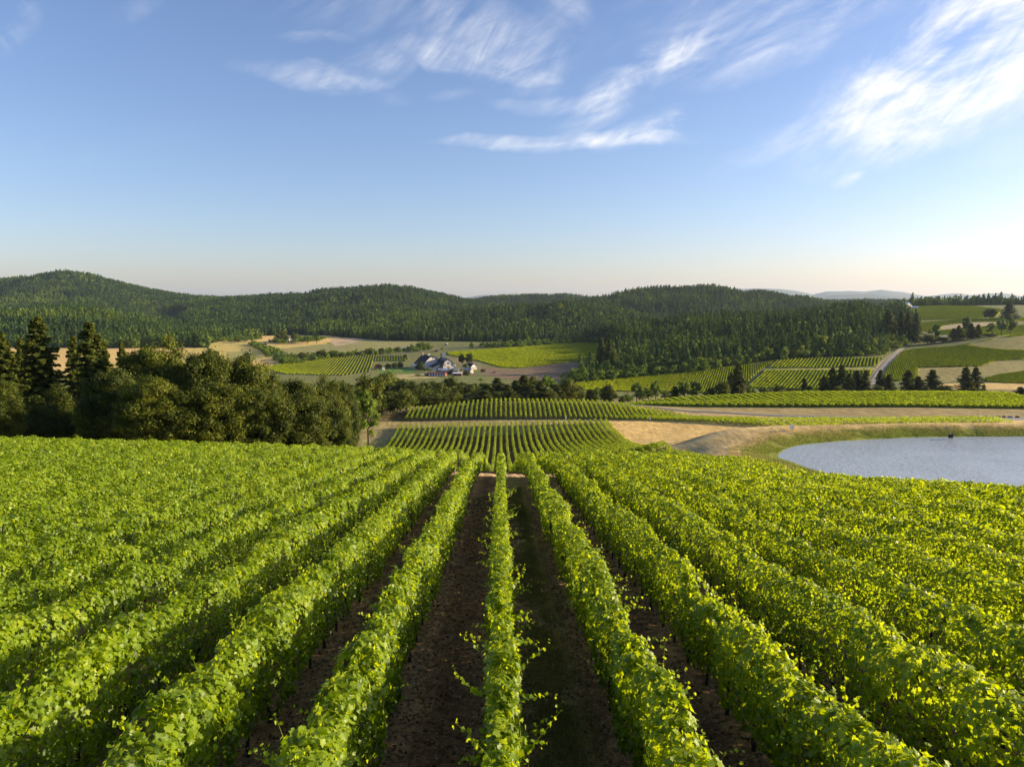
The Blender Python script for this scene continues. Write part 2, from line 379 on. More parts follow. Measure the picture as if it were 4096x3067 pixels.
for k in range(-38, 21):
    x0 = SP*k; ye = endA(x0); a = abs(x0)
    y0 = max(5.5, a/.86-9)
    if y0 > ye-3: continue
    ln = 'centre' if k == 0 else None
    root = empty('vine_row', (x0, max(y0, 6), gz(x0, max(y0, 6))))
    lab = ('vine row of the near block running straight down the middle of the photo' if k == 0 else
           'near block vine row, %s to the %s of the middle row' % (nth(abs(k)), 'left' if k < 0 else 'right'))
    tag(root, lab, 'vine row', 'rows of the near vineyard block')
    parts = []; y = y0; seed = k*3+500; wd = (.19 if k == 0 else .25)+.018*min(a/SP, 8)
    while y < ye:
        r = math.hypot(x0, y); step = 4.0; y2 = min(ye, y+step)
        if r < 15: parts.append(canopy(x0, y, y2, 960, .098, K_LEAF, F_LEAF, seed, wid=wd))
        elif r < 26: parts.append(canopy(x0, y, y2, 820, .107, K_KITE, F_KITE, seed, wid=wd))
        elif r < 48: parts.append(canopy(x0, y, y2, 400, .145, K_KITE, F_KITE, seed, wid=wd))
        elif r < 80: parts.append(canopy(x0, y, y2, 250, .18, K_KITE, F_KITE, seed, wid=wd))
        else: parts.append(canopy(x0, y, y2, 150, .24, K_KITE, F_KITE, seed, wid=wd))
        if r < 16: parts += shoots(x0, y, y2, 4.6, seed, K_LEAF, F_LEAF)
        elif r < 32: parts += shoots(x0, y, y2, 4.0, seed, K_KITE, F_KITE, .09)
        elif r < 45: parts += shoots(x0, y, y2, 2.2, seed, K_KITE, F_KITE, .1)
        y = y2
    V, Fc, T = join(parts)
    V = V-np.array(root.location)
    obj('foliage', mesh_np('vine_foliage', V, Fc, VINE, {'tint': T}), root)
    if abs(k) <= NEARA:
        ny = 0; yy = 6.5+rng.uniform(0, .5); yt = min(ye, 62 if abs(k) < 5 else 45)
        while yy < yt:
            t = obj('trunk', TRUNKS[rng.integers(5)], root, (rng.normal(0, .03), yy-root.location.y, gz(x0, yy)-root.location.z)); t.rotation_euler.z = rng.uniform(-.5, .5)+(PI if rng.random() < .5 else 0)
            yy += 1.5*rng.uniform(.93, 1.07)
        yy = 8.0+(k % 3)*.7
        while yy < yt:
            obj('post', POST, root, (0, yy-root.location.y, gz(x0, yy)-root.location.z)); yy += 6.0
        w = MB()
        for hh, xx in ((.95, 0), (1.28, -.05), (1.28, .05), (1.62, -.05), (1.62, .05)):
            ys = np.arange(root.location.y, ye, 4.0)
            w.tube([(xx, q-root.location.y, gz(x0, q)+hh-root.location.z) for q in ys], .0022, 3)
        w.build('wires', STEEL, root)
    ep = obj('end_post', ENDPOST, root, (0, ye+.2-root.location.y, gz(x0, ye+.2)-root.location.z)); ep.rotation_euler.z = PI
def far_row(name, x0, ya, yb, lab, group, dens=1.0, size=1.0, bot=.45, wid=.3, top=2.1):
    root = empty(name, (x0, ya, gz(x0, ya))); tag(root, lab, 'vine row', group)
    parts = []; y = ya; seed = int(x0*7)+900
    while y < yb:
        r = math.hypot(x0, y); y2 = min(yb, y+10)
        if r < 110: q = (170, .20)
        elif r < 180: q = (90, .27)
        elif r < 300: q = (60, .32)
        else: q = (42, .38)
        parts.append(canopy(x0, y, y2, q[0]*dens, q[1]*size, K_KITE, F_KITE, seed, bot, top, wid)); y = y2
    V, Fc, T = join(parts); V = V-np.array(root.location)
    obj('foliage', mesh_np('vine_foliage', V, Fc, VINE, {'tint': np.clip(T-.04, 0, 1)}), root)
    m = MB(); n = 0
    for yy in (ya+.1, yb-.1): m.tube([(0, yy-ya, gz(x0, yy)-.2-root.location.z), (0, yy-ya, gz(x0, yy)+1.9-root.location.z)], .05, 5)
    m.build('end_posts', WOOD, root)
kb = list(range(-19, 21))
for i, k in enumerate(kb):
    x0 = SP*k+.02
    far_row('vine_row', x0, endA(x0)+6.5, 322-.02*abs(x0), 'vine row on the valley slope below the crest, %s from the left edge' % nth(i+1), 'rows of the slope vineyard block')
# block C: behind the mown break
def nearC(x): return float(np.interp(x, [-50, 0, 30, 65, 90, 118, 160, 230], [338, 336.5, 336, 330.5, 320, 306, 296, 290]))
def farC(x): return float(np.interp(x, [-50, 0, 40, 65, 90, 110, 125, 160, 230], [362, 374, 372, 364, 348, 335, 331, 331, 330]))
ci = 0
for k in range(-19, 104, 1):
    x0 = SP*k-.03
    if k > 50 and k % 2: continue
    a, b = nearC(x0), farC(x0)
    if x0 > 150: a, b = 312, 334-(x0-150)*.03
    if x0 > 232: break
    if 'x' and pond_s(np.array([x0]), np.array([a]))[0] < 22: a = max(a, 262)
    ci += 1
    far_row('vine_row', x0, a, b, 'vine row on the low rise beyond the mown strip, %s from its left end' % nth(ci), 'rows of the rise block beyond the mown strip', dens=1.0, wid=.33 if k <= 50 else .6)
# block D: the bright hump on the right
di = 0
for k in range(30, 150):
    x0 = SP*2*k*.5+(k-30)*SP
    if x0 > 345: break
    fa = float(np.interp(x0, [70, 100, 160, 400], [438, 420, 414, 412])); fb = float(np.interp(x0, [70, 100, 400], [452, 470, 486]))
    di += 1
    far_row('vine_row', x0, fa, fb, 'vine row on the bright green hump right of centre, %s from its left tip' % nth(di), 'rows of the bright hump block', dens=2.6, size=1.15, wid=.95, top=2.2, bot=.35)
# ------------------------------------------------------------------ far vineyards as one mass each
F1 = [(258, 368), (291, 362), (337, 357), (404, 352.5), (410, 357), (407, 361), (375, 361), (372, 371), (341, 375.5), (287, 374)]
F2 = [(448, 352), (480, 349.5), (525, 346), (560, 343), (624, 338.5), (623, 345), (597, 354.6), (592, 359.6), (519, 367.7), (500, 367), (483, 362), (461, 357), (448, 354.6)]
F3 = [(562, 389), (575, 383), (612, 376), (662, 372), (711, 369), (775, 361), (770, 364), (760, 370), (748, 382), (737, 392), (700, 393), (650, 391.5), (610, 391)]
F4a = [(767, 368), (776, 360.5), (799, 358), (883.5, 357), (878, 363.6), (874.5, 367.5)]
F4b = [(749, 384), (765, 369.5), (873, 369.3), (869, 377), (860, 384), (814, 390), (750, 388)]
F5 = [(883, 381), (887, 368), (903, 351), (921, 348), (955, 346), (985, 341), (1021, 333.5), (1040, 331), (1040, 334), (1021, 335.5), (990, 339), (967, 345), (1000, 349), (1040, 350.5), (1040, 358), (994, 361), (981, 366), (918, 367.5), (918, 380)]
F6 = [(981, 379), (1000, 374), (1024, 371), (1040, 370), (1040, 384), (990, 382)]
F7 = [(900, 309), (919, 305.5), (975, 305.8), (1002, 309), (996, 317), (962, 319), (914, 320), (904, 314)]
F8 = [(912, 322.5), (950, 320), (1040, 316.5), (1040, 320), (975, 321.8), (945, 325), (928, 331), (915, 330)]
F9 = [(925, 331.5), (945, 329.5), (985, 326), (1040, 324.5), (1040, 332), (985, 337), (960, 338), (935, 332)]
FIELDS = [
 ('far_vineyard', F1, 820, 1250, -.155, 4.4, 'striped vineyard of separate green rows left of the white barns', 1.6, .5),
 ('far_vineyard', F2, 1000, 1700, .25, 2.6, 'broad bright green vineyard on the slope right behind the white barns', 1.4, .85),
 ('far_vineyard', F3, 640, 1050, .35, 2.6, 'dark green hillside vineyard below the conifer wood right of centre', 1.4, .8),
 ('far_vineyard', F4a, 830, 1010, .55, 3.8, 'upper striped vineyard bench between the wood and the gravel track', 1.7, .8),
 ('far_vineyard', F4b, 640, 900, .55, 3.6, 'lower striped vineyard bench under the grass break, left of gravel track', 1.8, .9),
 ('far_vineyard', F5, 640, 1080, .5, 2.4, 'large plain green vineyard right of the gravel track up the hill', 1.6, 1.0),
 ('far_vineyard', F6, 580, 900, .5, 2.4, 'small green vineyard patch at the right edge under the straw slope', 1.6, 1.0),
 ('far_vineyard', F7, 1250, 1990, .5, 3.0, 'rounded hilltop vineyard in front of the white hilltop house', 1.6, 1.1),
 ('far_vineyard', F8, 1150, 1600, .5, 2.8, 'narrow yellow green vineyard below the hilltop vineyard', 1.6, 1.1),
 ('far_vineyard', F9, 1080, 1500, .5, 2.8, 'yellow green vineyard behind the thin trees, lowest of the hilltop ones', 1.6, 1.1),
]
FVINE = foliage('far_vine_leaf', [(0, (.12, .17, .003)), (.5, (.27, .33, .005)), (1, (.48, .48, .01))], [(0, (.35, .45, .003)), (1, (.85, .8, .01))], trans=.5, rough=.95, spec=.03)
def far_field(name, poly, d0, d1, slope, sp, label, hgt, wid):
    """hedge-like vine rows (bumpy ridged strips) laid over the ground of one field"""
    us = [p[0] for p in poly]; xs = [XU(u, d) for u in (min(us), max(us)) for d in (d0, d1)]
    L = math.hypot(1, slope); dirv = np.array([slope/L, 1/L]); nv = np.array([1/L, -slope/L])
    cor = np.array([(x, d) for x in (min(xs), max(xs)) for d in (d0, d1)]); a = cor@nv; b = cor@dirv
    na = np.arange(a.min(), a.max(), sp); step = 3.0; nb = np.arange(b.min(), b.max(), step)
    A, B = np.meshgrid(na, nb, indexing='ij'); X = A*nv[0]+B*dirv[0]; Y = A*nv[1]+B*dirv[1]
    Z = ground(X.ravel(), Y.ravel()).reshape(X.shape); u, v = UV(X, Y, Z)
    ok = pip(u, v, poly) & (Y > d0) & (Y < d1)
    seg = ok[:, :-1] & ok[:, 1:]
    R = lambda: rng.uniform(-1, 1, X.shape)
    w = wid*(1+.35*R()); h = hgt*(1+.2*R()); j = .25*R()
    offs = [(-w, .3+0*h), (-w*.8, h*(.6+.15*R())), (j*wid, h*(1.1+.2*R())), (w*.8, h*(.6+.15*R())), (w, .3+0*h)]
    V = np.stack([np.stack([X+(o+j*.7)*nv[0], Y+(o+j*.5)*nv[1], Z+hh], -1) for o, hh in offs], 2)
    ni, nj = X.shape; base = (np.arange(ni)[:, None]*nj+np.arange(nj)[None])*5
    b0 = base[:, :-1][seg]; b1 = base[:, 1:][seg]
    Fs = [np.stack([b0+q, b0+q+1, b1+q+1, b1+q], 1) for q in range(4)]
    Fs = np.concatenate(Fs)
    if len(Fs) == 0: print('EMPTY FIELD', label); return
    used, inv = np.unique(Fs, return_inverse=True); V = V.reshape(-1, 3)[used]; Fs = inv.reshape(Fs.shape)
    T = np.clip(.45+.25*rng.normal(size=len(V))+.2*fbm(V[:, 0]/60, V[:, 1]/60, 8), 0, 1)
    print('field', len(Fs))
    return tag(obj(name, mesh_np(name, V, Fs, FVINE, {'tint': T})), label, 'vineyard', kind='stuff')
for f in FIELDS: far_field(*f)
# ------------------------------------------------------------------ the ground sheet
LAND = []   # (poly uv, dmin, dmax, colour)
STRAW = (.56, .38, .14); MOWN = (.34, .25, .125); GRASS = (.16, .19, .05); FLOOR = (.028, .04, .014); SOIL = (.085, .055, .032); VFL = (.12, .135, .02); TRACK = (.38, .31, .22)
FORESTPOLY = [(563, 390), (574, 380), (590, 366), (600, 358), (624, 349), (628, 342), (606, 335), (590, 326), (600, 300), (640, 285), (872, 285), (880, 310), (895, 314), (922, 324), (912, 340), (900, 350), (885, 352), (840, 356.5), (795, 356.5), (749, 361), (699, 370), (649, 373), (612, 376.5), (585, 383)]
_OLD = [(548, 389), (570, 381), (612, 376.5), (649, 373), (699, 370), (749, 361), (795, 356.5), (840, 356.5), (885, 352), (900, 350), (912, 340), (922, 322), (905, 300), (880, 285), (600, 285), (560, 330)]
LAND += [
 ([(-200, 336), (215, 336), (260, 352), (200, 400), (-200, 400)], 900, 1620, STRAW),
 ([(185, 350), (206, 342), (262, 341), (300, 334), (330, 344), (262, 350), (300, 372), (180, 372)], 900, 1620, (.46, .36, .11)),
 ([(225, 352), (245, 350), (262, 357), (268, 366), (230, 366)], 900, 1500, (.27, .25, .08)),
 ([(240, 340), (262, 335), (290, 330), (345, 330), (338, 337), (300, 345), (262, 344)], 1100, 2250, STRAW),
 ([(276, 349), (330, 343), (340, 332), (385, 332), (410, 339), (440, 350), (400, 352), (300, 358), (262, 352)], 900, 2250, (.24, .22, .08)),
 ([(320, 337), (352, 333), (368, 338), (300, 345), (285, 346)], 900, 2250, STRAW),
 ([(240, 361), (262, 358), (310, 358), (300, 363), (258, 367)], 850, 1300, STRAW),
 (F1, 800, 1250, (.15, .14, .06)), (F2, 1000, 1700, VFL), (F3, 640, 1050, VFL), (F4a, 800, 1010, VFL), (F4b, 640, 900, VFL),
 ([(480, 366), (500, 368), (519, 369), (597, 356), (600, 362), (590, 372), (560, 379), (520, 381), (480, 376)], 800, 1200, (.19, .13, .075)),
 ([(430, 377), (480, 374), (520, 381), (470, 386), (400, 384)], 700, 1000, (.15, .16, .05)),
 ([(376, 368), (413, 367), (416, 370), (412, 373.5), (378, 372)], 850, 1200, (.13, .21, .04)),
 ([(395, 374.5), (428, 373), (440, 377), (400, 379)], 750, 1100, (.36, .29, .12)),
 ([(447, 356), (460, 357), (483, 363), (480, 369), (455, 365)], 900, 1300, (.2, .17, .08)),
 (F5, 640, 1080, VFL), (F6, 580, 900, VFL), (F7, 1200, 1990, VFL), (F8, 1100, 1600, VFL), (F9, 1000, 1500, VFL),
 ([(967, 345), (990, 339), (1021, 335.5), (1300, 330), (1300, 352), (1000, 349)], 600, 1100, (.23, .20, .065)),
 ([(918, 367), (981, 366), (994, 361), (1300, 355), (1300, 371), (1000, 374), (981, 379), (918, 383)], 560, 1000, (.25, .21, .075)),
 ([(905, 384), (990, 382), (1300, 386), (1300, 389), (905, 389)], 560, 800, STRAW),
 ([(925, 331), (948, 323), (985, 321.5), (1024, 323), (985, 326), (945, 330)], 1050, 1600, (.35, .28, .16)),
 ([(775, 361), (768, 368), (748, 386), (735, 395), (742, 395), (757, 383), (768, 369), (778, 361)], 640, 1000, (.33, .27, .15)),
 ([(765, 367.6), (875, 367.3), (874, 369.6), (765, 369.8)], 640, 1000, (.33, .29, .12)),
 ([(878, 363), (893, 352), (903, 350), (890, 366), (880, 382), (868, 382)], 640, 1080, (.36, .29, .17)),
 ([(655, 391), (700, 378), (712, 376), (670, 391)], 640, 900, (.3, .25, .13)),
]
def build_ground():
    us = np.concatenate([np.arange(-420, -60, 6.), np.arange(-60, 1084, 1.6), np.arange(1084, 1450, 6.)])
    ds = np.concatenate([np.geomspace(1.2, 330, 520), np.geomspace(331.5, 2000, 330), np.geomspace(2012, 9400, 190)])
    sl = np.array([XU(u, 1.0) for u in us])
    D, S = np.meshgrid(ds, sl, indexing='ij'); X = D*S; Y = D
    Z = ground(X.ravel(), Y.ravel()).reshape(X.shape)
    u, v = UV(X, Y, Z); sh = X.shape
    col = np.zeros(sh+(3,)); mown = np.array(MOWN)
    n1 = fbm(X/23, Y/23, 41); n2 = fbm(X/5, Y/9, 43); n3 = fbm(X/70, Y/70, 44)
    col[:] = mown
    far = Y > 480
    col[far] = np.array((.15, .155, .05))
    # near field: alternating tilled and grassed alleys, under-vine litter strips
    ph = X/SP-np.floor(X/SP); cell = np.floor(X/SP).astype(int)
    A = (Y < endA_np(X)) & (X < 50)
    soil = np.array((.125, .068, .030)); gr = np.array((.12, .125, .03)); lit = np.array((.25, .145, .065))
    g = np.where(((cell % 2) == 0)[..., None], gr*(1+.5*n2[..., None])+lit*.25, soil*(1+.35*n2[..., None]))
    m = np.clip(1-np.abs(ph-.5)*2.6+.5*fbm(X*2.2, Y*.9, 51), 0, 1)[..., None]
    colA = lit*(1-m)+g*m
    col = np.where(A[..., None], colA, col)
    B = (Y > endA_np(X)+5) & (Y < 319) & (X > -47.5) & (X < 50)
    colB = soil*1.15*(1+.3*n1[..., None])+np.zeros(3)
    col = np.where(B[..., None], colB, col)
    hl = (Y >= endA_np(X)) & (Y <= endA_np(X)+5) & (X < 50); col[hl] = np.array((.5, .33, .17))
    # mown and straw ground right of the slope block and round the pond
    s = pond_s(X, Y)
    rt = (X > 50) & (Y > 75) & (Y < 330)
    st = np.array(STRAW)*(1+.16*n2[..., None]+.12*n1[..., None])
    col = np.where(rt[..., None], st, col)
    trk = np.exp(-((s-19-2*n3)/2.3)**2)*rt
    col = col+(np.array((.60, .47, .27))-col)*(trk*.5)[..., None]
    gband = rt & (s > -4) & (s < 9.5+2.5*n1) & ~((s > 6.5) & (n1 > 0))
    col = np.where(gband[..., None], np.array((.19, .21, .035))*(1+.3*n2[..., None])+np.array((.12, .07, .015))*np.clip(n1, 0, 1)[..., None], col)
    dry = rt & (s >= 6) & (s < 14); col = np.where(dry[..., None], np.array((.47, .34, .15))*(1+.25*n2[..., None]), col)
    gp = rt & (n3 > .25) & (s > 22); col = np.where(gp[..., None], col*.8+np.array((.03, .05, .0)), col)
    lefts = (X < -47.5) & (Y > 80) & (Y < 330); col = np.where(lefts[..., None], np.array((.25, .23, .08))*(1+.2*n2[..., None])+np.array((.0, .02, 0))*n1[..., None], col)
    band = (Y > 300) & (Y < 420) & (X < 420) & ~rt
    col = np.where((band & (Y < 339))[..., None], np.array((.29, .23, .10))*(1+.25*n2[..., None]), col)
    cb = (Y >= 336) & (Y < 372) & (X < 90); col = np.where(cb[..., None], np.array((.14, .11, .05)), col)
    bd = (Y > 365) & (Y < 412) & (X > 70); col = np.where(bd[..., None], np.array((.27, .205, .09))*(1+.2*n2[..., None]), col)
    hump = (Y > 411) & (Y < 490) & (X > 70); col = np.where(hump[..., None], np.array((.1, .12, .03)), col)
    cr = (Y > 490) & (Y < 640); col = np.where(cr[..., None], np.array((.20, .165, .07))*(1+.35*n1[..., None]), col)
    for poly, a, b, c in LAND:
        k = pip(u, v, poly) & (Y > a) & (Y < b)
        col[k] = np.array(c)*(1+.10*n1[k]+.10*n2[k])[:, None]
    k = pip(u, v, [(330, 340), (356, 334), (376, 334), (360, 341), (335, 346)]) & (Y > 900) & (Y < 2250) & (n1 > -.15); col[k] = np.array((.42, .30, .2))
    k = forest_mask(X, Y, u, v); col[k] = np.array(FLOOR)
    ncol = len(sl); nrow = len(ds); i = np.arange(nrow-1)[:, None]*ncol+np.arange(ncol-1)[None]
    Fq = np.stack([i, i+1, i+1+ncol, i+ncol], -1).reshape(-1, 4)
    m, nt, out = newmat('ground')
    a = nd(nt, 'ShaderNodeAttribute'); a.attribute_name = 'col'
    geo = nd(nt, 'ShaderNodeNewGeometry')
    def noise(sc, det=8, vec=None, rough=.6):
        n = nd(nt, 'ShaderNodeTexNoise'); n.inputs['Scale'].default_value = sc; n.inputs['Detail'].default_value = det; n.inputs['Roughness'].default_value = rough
        lk(nt, vec or geo.outputs['Position'], n.inputs['Vector']); return n
    mp = nd(nt, 'ShaderNodeMapping'); mp.inputs['Scale'].default_value = (1, .22, 1); mp.inputs['Rotation'].default_value = (0, 0, .35); lk(nt, geo.outputs['Position'], mp.inputs['Vector'])
    nA = noise(3.2, 10); nB = noise(.16, 9, None, .7); nC = noise(.55, 8, mp.outputs[0], .65); nD = noise(28, 4)
    def mr(n, lo, hi, a0=.3, a1=.7):
        r = nd(nt, 'ShaderNodeMapRange'); r.inputs['From Min'].default_value = a0; r.inputs['From Max'].default_value = a1; r.inputs['To Min'].default_value = lo; r.inputs['To Max'].default_value = hi
        lk(nt, n.outputs['Fac'], r.inputs['Value']); return r.outputs[0]
    def mul(x, y):
        q = nd(nt, 'ShaderNodeMath', operation='MULTIPLY'); lk(nt, x, q.inputs[0]); lk(nt, y, q.inputs[1]); return q.outputs[0]
    f = mul(mul(mr(nA, .5, 1.55), mr(nB, .72, 1.3)), mul(mr(nC, .72, 1.28), mr(nD, .6, 1.5)))
    vm = nd(nt, 'ShaderNodeVectorMath', operation='SCALE'); lk(nt, a.outputs['Color'], vm.inputs[0]); lk(nt, f, vm.inputs['Scale'])
    b = nd(nt, 'ShaderNodeBsdfPrincipled'); b.inputs['Roughness'].default_value = .95; b.inputs['Specular IOR Level'].default_value = .1
    lk(nt, vm.outputs[0], b.inputs['Base Color'])
    bp = nd(nt, 'ShaderNodeBump'); bp.inputs['Strength'].default_value = .8; bp.inputs['Distance'].default_value = .12; lk(nt, nA.outputs['Fac'], bp.inputs['Height'])
    bp2 = nd(nt, 'ShaderNodeBump'); bp2.inputs['Strength'].default_value = .5; bp2.inputs['Distance'].default_value = .5; lk(nt, nC.outputs['Fac'], bp2.inputs['Height']); lk(nt, bp.outputs[0], bp2.inputs['Normal'])
    lk(nt, bp2.outputs[0], b.inputs['Normal']); lk(nt, b.outputs[0], out.inputs[0])
    V = np.stack([X, Y, Z], -1).reshape(-1, 3)
    o = obj('ground', mesh_np('ground', V, Fq, m, {'col': np.clip(col.reshape(-1, 3), .004, .9)}, smooth=True))
    tag(o, 'mown, tilled and grassy ground of the whole valley', 'ground', kind='structure')
    # visibility profile used to drop forest trees nobody can see
    vv = v.copy(); vv[Y < 25] = 2000
    run = np.minimum.accumulate(vv, axis=0)
    return us, ds, run
def endA_np(x): return 68.5+.62*np.maximum(0, -x)-.05*np.maximum(0, x)
def forest_mask(X, Y, u, v):
    m = (Y > 2000) & ((u < 225) | (u > 350)) | (Y > 2200)
    m |= (u < 208) & (Y > 1405+25*fbm(X/80, Y/80, 68))
    m |= (u > 208) & (u <= 385) & (Y > np.interp(u, [208, 232, 262, 300, 335, 360, 385], [1540, 1700, 1950, 2040, 1960, 1800, 1620])+90*fbm(X/130, Y/130, 66))
    m |= (u > 385) & (u < 640) & (Y > 1600+50*fbm(X/90, Y/90, 67))
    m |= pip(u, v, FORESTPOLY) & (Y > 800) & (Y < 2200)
    m |= (u > 560) & (u < 905) & (Y > 1500)
    return m
us_, ds_, run_ = build_ground()
# ------------------------------------------------------------------ pond
def build_pond():
    pts = []
    n = 120
    for i in range(n):
        t = 2*PI*i/n; c, s = math.cos(t), math.sin(t)
        k = (abs(c)**2.4+abs(s)**2.4)**(-1/2.4)
        pts.append((158+84*1.04*k*c, 177+32.5*1.09*k*s, WATER))
    me = bpy.data.meshes.new('pond_water'); me.from_pydata(pts, [], [tuple(range(n))]); me.update()
    m, nt, out = newmat('pond_water'); me.materials.append(m)
    b = nd(nt, 'ShaderNodeBsdfPrincipled'); b.inputs['Base Color'].default_value = (.34, .39, .45, 1); b.inputs['Roughness'].default_value = .16; b.inputs['IOR'].default_value = 1.33
    b.inputs['Specular IOR Level'].default_value = .5
    tc = nd(nt, 'ShaderNodeNewGeometry'); mp = nd(nt, 'ShaderNodeMapping'); mp.inputs['Scale'].default_value = (.35, 1.0, 1); mp.inputs['Rotation'].default_value = (0, 0, -.25); lk(nt, tc.outputs['Position'], mp.inputs['Vector'])
    w = nd(nt, 'ShaderNodeTexNoise'); w.inputs['Scale'].default_value = 2.0; w.inputs['Detail'].default_value = 6; w.inputs['Distortion'].default_value = .6; lk(nt, mp.outputs[0], w.inputs['Vector'])
    w2 = nd(nt, 'ShaderNodeTexNoise'); w2.inputs['Scale'].default_value = .08; w2.inputs['Detail'].default_value = 3; lk(nt, tc.outputs['Position'], w2.inputs['Vector'])
    bp = nd(nt, 'ShaderNodeBump'); bp.inputs['Strength'].default_value = 1.0; bp.inputs['Distance'].default_value = .32; lk(nt, w.outputs['Fac'], bp.inputs['Height'])
    mr = nd(nt, 'ShaderNodeMapRange'); mr.inputs['From Min'].default_value = .35; mr.inputs['From Max'].default_value = .65; mr.inputs['To Min'].default_value = .55; mr.inputs['To Max'].default_value = 1.0
    lk(nt, w2.outputs['Fac'], mr.inputs['Value']); lk(nt, mr.outputs[0], bp.inputs['Strength'])
    lk(nt, bp.outputs[0], b.inputs['Normal']); lk(nt, b.outputs[0], out.inputs[0])
    tag(obj('pond_water', me), 'rippled pale blue pond water at the right edge', 'water', kind='structure')
build_pond()
# ------------------------------------------------------------------ roads and tracks
def road(name, pts, w, mat, label, lift=.12):
    """pts: (u, v, d) along the centre line -> a strip that follows the ground"""
    W = []
    for p in pts: W.append((XU(p[0], p[1]), p[1]))
    W = np.array(W, float); seg = []
    for i in range(len(W)-1):
        n = max(2, int(np.linalg.norm(W[i+1]-W[i])/4)); t = np.linspace(0, 1, n, endpoint=False)[:, None]; seg.append(W[i]*(1-t)+W[i+1]*t)
    Q = np.concatenate(seg+[W[-1:]]); 
    for _ in range(6): Q[1:-1] = (Q[:-2]+Q[1:-1]*2+Q[2:])/4
    T = np.gradient(Q, axis=0); T /= np.linalg.norm(T, axis=1, keepdims=True); N = np.c_[-T[:, 1], T[:, 0]]
    k = 5; o = np.linspace(-w/2, w/2, k); V = []
    X = Q[:, None, 0]+N[:, None, 0]*o; Y = Q[:, None, 1]+N[:, None, 1]*o; Z = ground(X.ravel(), Y.ravel()).reshape(X.shape)+lift
    V = np.stack([X, Y, Z], -1).reshape(-1, 3); i = np.arange(len(Q)-1)[:, None]*k+np.arange(k-1)
    Fq = np.stack([i, i+k, i+k+1, i+1], -1).reshape(-1, 4)
    return tag(obj(name, mesh_np(name, V, Fq, mat, smooth=True)), label, 'road', kind='structure')
ASPH = simple('asphalt', (.13, .13, .14), .85, .2, .3); GRAV = simple('gravel', (.22, .2, .18), .95, .3, .4); GRAVB = simple('pale_gravel', (.23, .205, .165), .95, .3, .4)
road('road', [(600, 380), (690, 371), (780, 369), (900, 367), (1010, 364), (1200, 360)], 8, ASPH, 'grey service road behind the pond', .25)
road('road', [(955, 361), (1010, 352), (1200, 345)], 24, GRAV, 'wide gravel yard at the right end of the service road', .3)
road('road', [(280, 1090), (330, 1180), (372, 1230), (430, 1330), (470, 1395), (520, 1440), (600, 1520)], 7, ASPH, 'long valley road behind the striped vineyard', .5)
road('road', [(448, 1010), (446, 1080), (444.5, 1180), (443.8, 1270)], 6.5, ASPH, 'straight drive from the white barns to the valley road', .5)
road('road', [(870, 690), (878, 780), (890, 900), (902, 1030)], 6.5, GRAVB, 'gravel track climbing between two hillside vineyards', .4)
road('road', [(936, 1120), (946, 1260), (962, 1330), (990, 1330), (1040, 1290)], 9, GRAVB, 'curving farm track on the hilltop right', .5)
road('road', [(425, 880), (450, 915), (470, 900), (490, 930), (540, 860), (620, 800)], 5, GRAV, 'farmyard lane passing the red sheds', .4)
# ------------------------------------------------------------------ trees
def conifer(h, rad, nb, per, size, seed, mat, top=.0, clear=.06):
    global rng
    old = rng; rng = np.random.default_rng(seed)
    P_, N_, S_, T_ = [], [], [], []
    for i in range(nb):
        f = clear+(1-clear)*(i+rng.random())/nb; z = h*f
        ang = i*2.399+rng.normal(0, .3); prof = (1-f)**.72*(1-.30*math.exp(-((f-clear)/.1)**2))
        L = rad*prof*rng.uniform(.62, 1.2)+.012*h
        if rng.random() < .14: L *= .55
        m = max(3, int(per*(.35+L/rad))); s = rng.random(m)**.75
        up = .30*f-.22; droop = -.28*(1-f)*L
        cs, sn = math.cos(ang), math.sin(ang); wdt = .30*L*(1-s)*1.1+.10*rad*.3
        lat = rng.normal(0, .5, m)*wdt
        x = cs*s*L-sn*lat; y = sn*s*L+cs*lat; zz = z+up*s*L+droop*s*s-rng.random(m)*.035*h*(1-.5*s)*.6
        P_.append(np.c_[x, y, zz]); N_.append(np.c_[cs*.5+rng.normal(0, .5, m), sn*.5+rng.normal(0, .5, m), .75+rng.normal(0, .35, m)])
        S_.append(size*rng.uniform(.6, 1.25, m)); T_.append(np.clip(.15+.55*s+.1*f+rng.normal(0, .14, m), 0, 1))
    n = max(4, nb//8); P_.append(np.c_[rng.normal(0, .01*h, n), rng.normal(0, .01*h, n), h*rng.uniform(.93, 1.01, n)]); N_.append(rng.normal(size=(n, 3))); S_.append(np.full(n, size*.6)); T_.append(np.full(n, .6))
    V, Fc, T = leaves(np.concatenate(P_), np.concatenate(N_), np.concatenate(S_), np.concatenate(T_))
    cr = mesh_np('conifer_crown', V, Fc, mat, {'tint': T})
    tr = MB().tube([(0, 0, -1.5), (0, 0, .3*h), (rng.normal(0, .1), 0, .7*h), (0, 0, .97*h)], [.018*h, .014*h, .008*h, .002*h], 7).mesh('conifer_trunk', BARK)
    rng = old; return tr, cr
